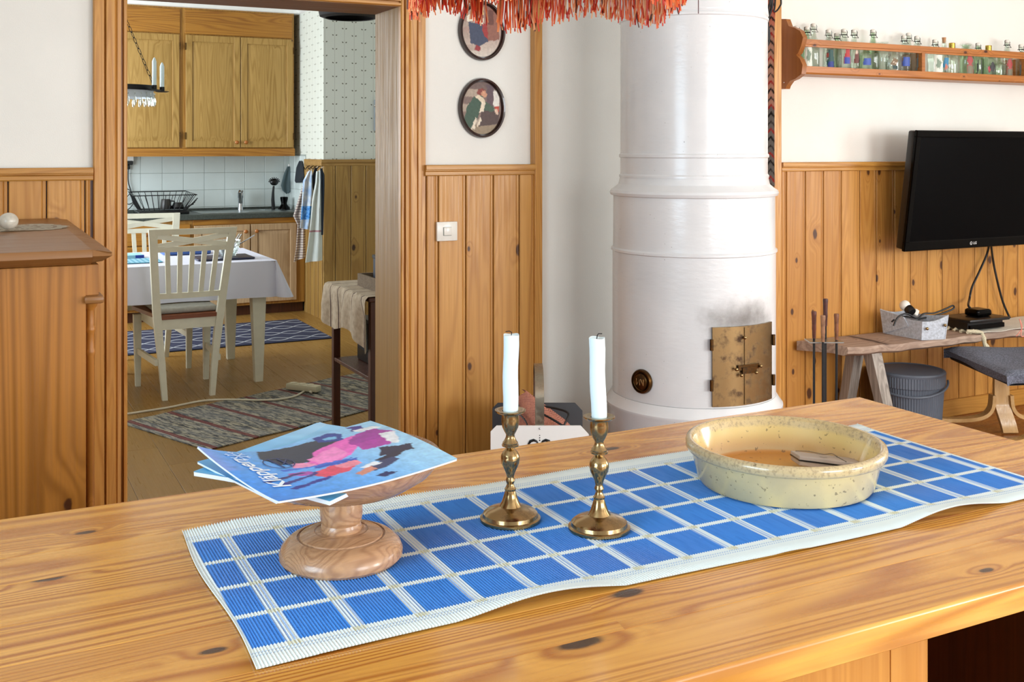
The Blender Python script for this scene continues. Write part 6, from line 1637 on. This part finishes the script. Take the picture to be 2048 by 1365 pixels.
# chairs
def make_chair(loc, rz, label):
    t = thing('dining_chair', loc, label, 'chair', 'white dining chairs', rz=rz)
    W = M['chairpaint']
    Z = [0, .22, .42, .50, .62, .80, .995]
    def bx(z):  # outer half width of the back at height z
        k = [(0, .155), (.30, .178), (.46, .198), (.62, .212), (.995, .245)]
        for (a, p), (b, q) in zip(k, k[1:]):
            if z <= b: return p+(q-p)*(z-a)/(b-a)
        return k[-1][1]
    def by(z):
        k = [(0, -.235), (.25, -.225), (.44, -.235), (.62, -.265), (.80, -.305), (.995, -.36)]
        for (a, p), (b, q) in zip(k, k[1:]):
            if z <= b: return p+(q-p)*(z-a)/(b-a)
        return k[-1][1]
    for s in (-1, 1):
        part('leg', MB().beam([(s*(bx(z)-.020), by(z), z) for z in Z], [(.030, .032), (.038, .036), (.044, .036), (.044, .034), (.042, .030), (.042, .026), (.046, .024)]), W, t, local=True, smooth=40)
        part('leg', MB().beam([(s*.205, .225, 0), (s*.21, .225, .44)], [(.030, .030), (.046, .046)]), W, t, local=True)
        part('stretcher', MB().beam([(s*.178, by(.2)+.01, .215), (s*.207, .215, .215)], [(.018, .001), (.018, .001)]) if False else MB().hexa([(s*.178-.009, by(.2), .20), (s*.178+.009, by(.2), .20), (s*.207+.009, .22, .20), (s*.207-.009, .22, .20), (s*.178-.009, by(.2), .235), (s*.178+.009, by(.2), .235), (s*.207+.009, .22, .235), (s*.207-.009, .22, .235)]), W, t, local=True)
    def slab(z0, z1, th, x0=None, x1=None, cv=.012):
        """curved horizontal rail between the back posts"""
        mb = MB(); n = 10
        rows = []
        for i in range(n+1):
            u = i/n*2-1; c_ = -cv*(1-u*u)
            r = []
            for z, o in ((z0, 0), (z0, 1), (z1, 1), (z1, 0)):
                h = bx(z)-.030
                r.append(mb.bm.verts.new((u*h, by(z)+c_+(o-.5)*th, z)))
            rows.append(r)
        for a, b in zip(rows, rows[1:]):
            for k in range(4): mb.bm.faces.new([a[k], a[(k+1) % 4], b[(k+1) % 4], b[k]])
        mb.bm.faces.new(rows[0][::-1]); mb.bm.faces.new(rows[-1]); return mb
    part('top_rail', slab(.962, .995, .024), W, t, local=True)
    part('middle_rail', slab(.862, .892, .022), W, t, local=True)
    part('lower_rail', slab(.588, .620, .022), W, t, local=True)
    def strip(p, q, wd, th=.016):
        (x0, z0), (x1, z1) = p, q; d = Vector((x1-x0, 0, z1-z0)).normalized(); nn = Vector((-d.z, 0, d.x))*wd/2
        mb = MB(); n = 8; rows = []
        for i in range(n+1):
            f = i/n; x = x0+(x1-x0)*f; z = z0+(z1-z0)*f; h = bx(z)-.03; u = max(-1, min(1, x/h)); y = by(z)-.012*(1-u*u)
            rows.append([mb.bm.verts.new((x+sx_*nn.x, y+sy_*th/2, z+sx_*nn.z)) for sx_, sy_ in ((-1, -1), (1, -1), (1, 1), (-1, 1))])
        for a, b in zip(rows, rows[1:]):
            for k in range(4): mb.bm.faces.new([a[k], a[(k+1) % 4], b[(k+1) % 4], b[k]])
        mb.bm.faces.new(rows[0][::-1]); mb.bm.faces.new(rows[-1]); return mb
    part('cross_brace', strip((-.205, .955), (.198, .895), .030), W, t, local=True)
    part('cross_brace', strip((.205, .955), (-.198, .895), .030, .0158), W, t, local=True)
    for k in range(5):
        u = (k-2)/3.0; part('slat', strip((u*.182, .618), (u*.208, .865), .027, .014), W, t, local=True)
    part('apron', MB().hexa([(-.178, by(.42)-.008, .405), (.178, by(.42)-.008, .405), (.19, .225, .405), (-.19, .225, .405), (-.178, by(.45)-.008, .465), (.178, by(.45)-.008, .465), (.19, .225, .465), (-.19, .225, .465)]), W, t, local=True)
    part('seat', MB().hexa([(-.165, by(.46)-.018, .466), (.165, by(.46)-.018, .466), (.235, .26, .466), (-.235, .26, .466), (-.165, by(.46)-.018, .488), (.165, by(.46)-.018, .488), (.235, .26, .488), (-.235, .26, .488)]), M['seatwood'], t, local=True)
    cu = MB().box(-.175, .175, -.20, .22, .489, .526, .016, 3)
    part('cushion', cu, M['cushion'], t, local=True)
    return t
M['seatwood'] = wood('red_brown_seat', '#8a4a22', '#6a3214', '#3a180a', 0, 10, 6, .06, 3, .1, .06, .35, .5, .1)
M['cushion'] = flat('grey_white_ticking', '#a8a69c', .95, var=.08, vs=60)
make_chair((1.128, 6.615, 0), math.radians(2), 'white slatted dining chair with its back to the living room')
o = bpy.data.objects['dining_chair']
twin(o, (1.085, 7.47, 0), PI, 'white slatted dining chair across the table, facing the living room')
# side table, crates, radio
X0s, X1s, Y0s, Y1s = 1.665, 2.12, 4.72, 5.32; ZS = .735
sd = thing('side_table', ((X0s+X1s)/2, (Y0s+Y1s)/2, 0), 'dark brown side table with a lower shelf just inside the kitchen', 'side table')
part('table_top', MB().box(X0s-.01, X1s+.01, Y0s-.01, Y1s+.01, ZS, ZS+.02, .003), M['dark_wood'], sd)
for x, y in ((X0s+.018, Y1s-.018), (X0s+.018, Y0s+.018), (X1s-.018, Y1s-.018), (X1s-.018, Y0s+.018)): part('leg', MB().box(x-.018, x+.018, y-.018, y+.018, 0, ZS-.0005, .002), M['dark_wood'], sd)
part('shelf', MB().box(X0s+.002, X1s-.002, Y0s+.037, Y1s-.037, .36, .378, .002), M['dark_wood'], sd)
sr = MB(); cs_ = stripes('checked_side_towel', '#b9a68e', [(1, .105, -.03, .0035, '#3c1c1a')])
g_ = G('linen_side_towel'); o_ = g_.obj(); x_, y2, z_ = g_.sep(o_)
def bnd(v, per_, off, hw):
    tt_ = g_.M('ABSOLUTE', g_.M('SUBTRACT', g_.M('FRACT', g_.M('ADD', g_.M('DIVIDE', g_.M('SUBTRACT', v, off), per_), .5)), .5))
    return g_.step(g_.M('MULTIPLY', tt_, per_), hw*.7, hw*1.3, 1, 0)
c_ = g_.mix(g_.step(g_.noise(o_, 40, 3), .3, .7), lin('#ab9880'), lin('#bfae96'))
c_ = g_.mix(g_.M('MULTIPLY', bnd(z_, 10, -.055, .009), .55), c_, lin('#6a3a30')); c_ = g_.mix(bnd(y2, .118, -.02, .0035), c_, lin('#402422'))
g_.set(c_, .95); g_.bump(g_.noise(o_, 300, 2), .4, .001)
zt4 = ZS+.0205
Nn = 40
def side(u, v):
    """u along Y (far to near), v from the table middle over the left edge and down"""
    y = Y1s+.03-u*(Y1s-Y0s+.04)
    Lh = .175+.055*u+.03*math.sin(u*8)
    top_len = .30; tot = top_len+Lh; s_ = v*tot; ex_ = X0s-.016
    if s_ < top_len: return Vector((X0s+top_len-.02-s_, y, zt4+.004+.002*math.sin(u*20)*v))
    d_ = s_-top_len; r = .02
    x = ex_-min(d_, r)*.35-.010*math.sin(u*26)*min(1, d_/.1)-.012*math.sin(u*11+1)*min(1, d_/.1)-.008
    return Vector((x, y+.025*d_*(0.5-u)*2, zt4+.002-d_))
sr.sheet(48, 36, side, .002)
single('side_towel', sr, g_.m, 'beige linen towel with thin dark stripes draped over the side table', 'towel')
pcr = atZ(707, 590, zt4+.006)
cr1 = thing('wooden_crate', (1.98, 4.90, zt4+.006), 'low dusty wooden crate on the towel-covered side table', 'crate')
k0 = 1.74
part('side_board', MB().box(k0, k0+.012, 4.70, 5.13, zt4+.006, zt4+.068, .001), M['crate_wood'], cr1)
part('side_board', MB().box(k0+.013, 2.10, 5.118, 5.13, zt4+.006, zt4+.068, .001), M['crate_wood'], cr1)
part('side_board', MB().box(2.10, 2.112, 4.70, 5.13, zt4+.006, zt4+.068, .001), M['crate_wood'], cr1)
part('side_board', MB().box(k0+.013, 2.099, 4.70, 4.712, zt4+.006, zt4+.068, .001), M['crate_wood'], cr1)
part('bottom_board', MB().box(k0+.013, 2.099, 4.713, 5.117, zt4+.006, zt4+.014), M['crate_wood'], cr1)
nb = flat('dark_blue_box', '#262c3c', .4, var=.3, vs=12)
cr2 = thing('dark_box', (1.93, 4.87, zt4+.015), 'dark blue box with a black rim standing in the wooden crate', 'box')
part('box_body', MB().box(1.79, 2.07, 4.73, 5.04, zt4+.015, zt4+.165, .004), nb, cr2)
part('rim', MB().box(1.786, 2.074, 4.726, 5.044, zt4+.150, zt4+.168, .003), M['black'], cr2)
rd = thing('radio', (1.92, 4.98, .378), 'black radio with a white cord on the lower shelf of the side table', 'radio')
part('housing', MB().box(1.76, 2.06, 4.80, 5.20, .3785, .60, .01, 2), M['blackp'], rd)
part('grille', MB().box(1.754, 1.761, 5.02, 5.17, .44, .58, .002), M['black'], rd)
part('cord', MB().tube([(1.70, 4.775, .50), (1.695, 4.77, .40)], .003, 6).tube([(1.708, 4.785, .50), (1.703, 4.78, .40)], .003, 6), M['cablew'], rd)

# rugs and power strip
a_ = atZ(256, 845, .004); rgx = math.atan2(.412, .978)
rg = MB(); Lr, Wr = 2.2, .79; 
n1, n2 = 90, 24
rg.sheet(n1, n2, lambda u, v: Vector((u*Lr, v*Wr+.006*math.sin(u*14), .006+.0015*math.sin(u*50)+.001*math.sin(v*13+u*7))), .005)
o = single('rag_rug', rg, M['rag'], 'grey rag rug with red stripes on the kitchen floor', 'rug', base=(0, 0, 0))
near = atZ(415, 903, 0); o.location = (near.x, near.y, 0); o.rotation_euler = (0, 0, rgx)
tr = MB().box(0, 1.75, 0, 1.0, .001, .010, .003)
o = single('trellis_rug', tr, M['trellis'], 'navy rug with a pale trellis pattern in front of the sink cabinets', 'rug', base=(0, 0, 0))
o.location = (.72, 7.86, 0)
ps = atZ(607, 775, .03); t = thing('power_strip', (ps.x, ps.y, .011), 'cream power strip lying on the rag rug', 'power strip', rz=-.9)
part('housing', MB().box(-.11, .11, -.028, .028, 0, .038, .008, 2), M['strip'] if 'strip' in M else flat('cream_plastic', '#cfc6a8', .4), t, local=True)
for k_ in range(3): part('outlet', MB().lathe([(0, 0), (.015, 0), (.018, .004), (.021, .004), (.021, 0)], 18, (-.07+k_*.06, 0, .0375)), M['cablew'], t, local=True)
zc = .012
cable('extension_cord', [ps+Vector((.02, -.10, -.012)), atZ(612, 782, zc), atZ(590, 793, zc), atZ(560, 799, zc+.002), atZ(520, 801, zc), atZ(480, 800, zc), atZ(440, 800, zc), atZ(400, 803, .006), atZ(340, 815, .006), atZ(290, 823, .006), atZ(230, 832, .006)], .006, M['cablew'], 'cream extension cord across the kitchen floor and rag rug', 8)
# chandelier
cdp = 6.6; cx3, cy3 = .83, 6.98; crr = .205
zr1, zr0 = EYE+(298-173)*6.7/F, EYE+(298-183)*6.7/F
chd = thing('chandelier', (cx3, cy3, zr0-.12), 'black iron ring chandelier with crystal drops over the dining table', 'chandelier')
part('ring', MB().lathe([(crr-.004, zr0), (crr, zr0), (crr, zr1), (crr-.004, zr1), (crr-.004, zr0)], 64, (cx3, cy3, 0)), M['black'], chd)
part('cross_bar', MB().box(cx3-crr+.003, cx3+crr-.003, cy3-.006, cy3+.006, zr0+.005, zr0+.015).box(cx3-.006, cx3+.006, cy3-crr+.003, cy3+crr-.003, zr0+.0155, zr0+.025), M['black'], chd)
part('inner_band', MB().lathe([(crr-.010, zr0-.045), (crr-.008, zr0-.045), (crr-.008, zr0), (crr-.010, zr0), (crr-.010, zr0-.045)], 48, (cx3, cy3, 0)), flat('pale_pierced_metal', '#c8cfd6', .4), chd)
for k_ in range(30):
    a = 2*PI*k_/30; q_ = Vector((cx3+(crr-.002)*math.cos(a), cy3+(crr-.002)*math.sin(a), 0))
    part('crystal_drop', MB().lathe([(0, -.088), (.0065, -.078), (.0095, -.055), (.004, -.022), (0, -.018), (.004, -.012), (.0045, -.006), (0, 0)], 8, (q_.x, q_.y, zr0-.012)), M['crystal'], chd)
for k_ in range(3):
    a = [-.05, 2.1, 4.2][k_]; pA = Vector((cx3+crr*.98*math.cos(a), cy3+crr*.98*math.sin(a), zr1)); pB = Vector((cx3, cy3, zr1+.50))
    ch_ = MB(); nl = 15
    for i in range(nl):
        c_ = pA.lerp(pB, (i+.5)/nl); d_ = (pB-pA).normalized(); sd_ = d_.orthogonal().normalized() if i % 2 else d_.cross(d_.orthogonal()).normalized()
        ch_.tube([c_+d_*.021*math.cos(q2*PI/5)+sd_*.008*math.sin(q2*PI/5) for q2 in range(11)], .0022, 4)
    part('chain', ch_, M['black'], chd)
part('suspension', MB().rod((cx3, cy3, zr1+.49), (cx3, cy3, CEIL), .004, 6), M['black'], chd)
for i, a in enumerate([math.radians(v) for v in (-45, 0, 85, 130, 180, 230)]):
    ex2 = crr+.045; c_ = Vector((cx3+ex2*math.cos(a), cy3+ex2*math.sin(a), zr0-.005))
    m_ = MB().lathe([(0, 0), (.030, 0), (.042, .004), (.042, .006), (.020, .006), (.0155, .010), (.0155, .034), (.0145, .034), (.0145, .008), (0, .008)], 20, tuple(c_))
    m_.rod((cx3+crr*math.cos(a), cy3+crr*math.sin(a), zr0+.004), c_+Vector((0, 0, .003)), .004, 6)
    part('candle_holder', m_, M['black'], chd)
    hc = [.20, .185, .2, .19, .2, .2][i]
    single('chandelier_candle', MB().lathe([(0, .0085), (.0135, .0085), (.0135, hc-.022), (.007, hc-.004), (.003, hc+.003), (0, hc+.004)], 14, tuple(c_)), M['candle'], ['tall white candle on the chandelier, left of the two in view', 'white candle on the chandelier, rightmost of the two in view', 'white candle on the far right arm of the chandelier', 'white candle on the far arm of the chandelier', 'white candle on the left arm of the chandelier', 'white candle on the near left arm of the chandelier'][i], 'candle', 'chandelier candles')
# dark woven basket lamp near the doorway head and wall thermometer
wl_ = atD(700, 30, 7.2)
t = thing('basket_lampshade', (wl_.x, wl_.y, wl_.z), 'dark woven basket-like pendant shade hanging just inside the kitchen', 'lamp')
wz = atD(700, 37, 7.2).z; rw = 62*7.2/F
part('shade', MB().lathe([(rw*.80, wz+.0), (rw*.97, wz+.012), (rw, wz+.04), (rw*.96, wz+.16), (rw*.7, wz+.25), (.03, wz+.28), (.03, wz+.27), (rw*.68, wz+.24), (rw*.93, wz+.155), (rw*.96, wz+.045), (rw*.93, wz+.018), (rw*.78, wz+.006), (rw*.80, wz)], 48, (wl_.x, wl_.y, 0)), flat('black_wicker', '#16110e', .8, bump=1, bs=140), t)
part('cord', MB().rod((wl_.x, wl_.y, wz+.27), (wl_.x, wl_.y, CEIL), .004, 6), M['cableb'], t)
w1 = atY(750.5, 200, KJ-.02); t = thing('wall_thermometer', w1, 'narrow grey metal wall ornament beside the doorway edge', 'ornament')
part('plate', MB().box(w1.x-.008, w1.x+.05, KJ-.03, KJ-.0005, atY(750, 262, KJ).z, atY(750, 200, KJ).z, .004), flat('dull_grey_metal', '#7c8284', .6), t)
part('knob', MB().ball((w1.x-.006, KJ-.03, atY(750, 212, KJ).z), .014, 10, 8), M['chrome'], t)
part('tube', MB().rod((w1.x+.0, KJ-.034, atY(750, 255, KJ).z), (w1.x+.0, KJ-.034, atY(750, 225, KJ).z), .006, 6), M['blackp'], t)
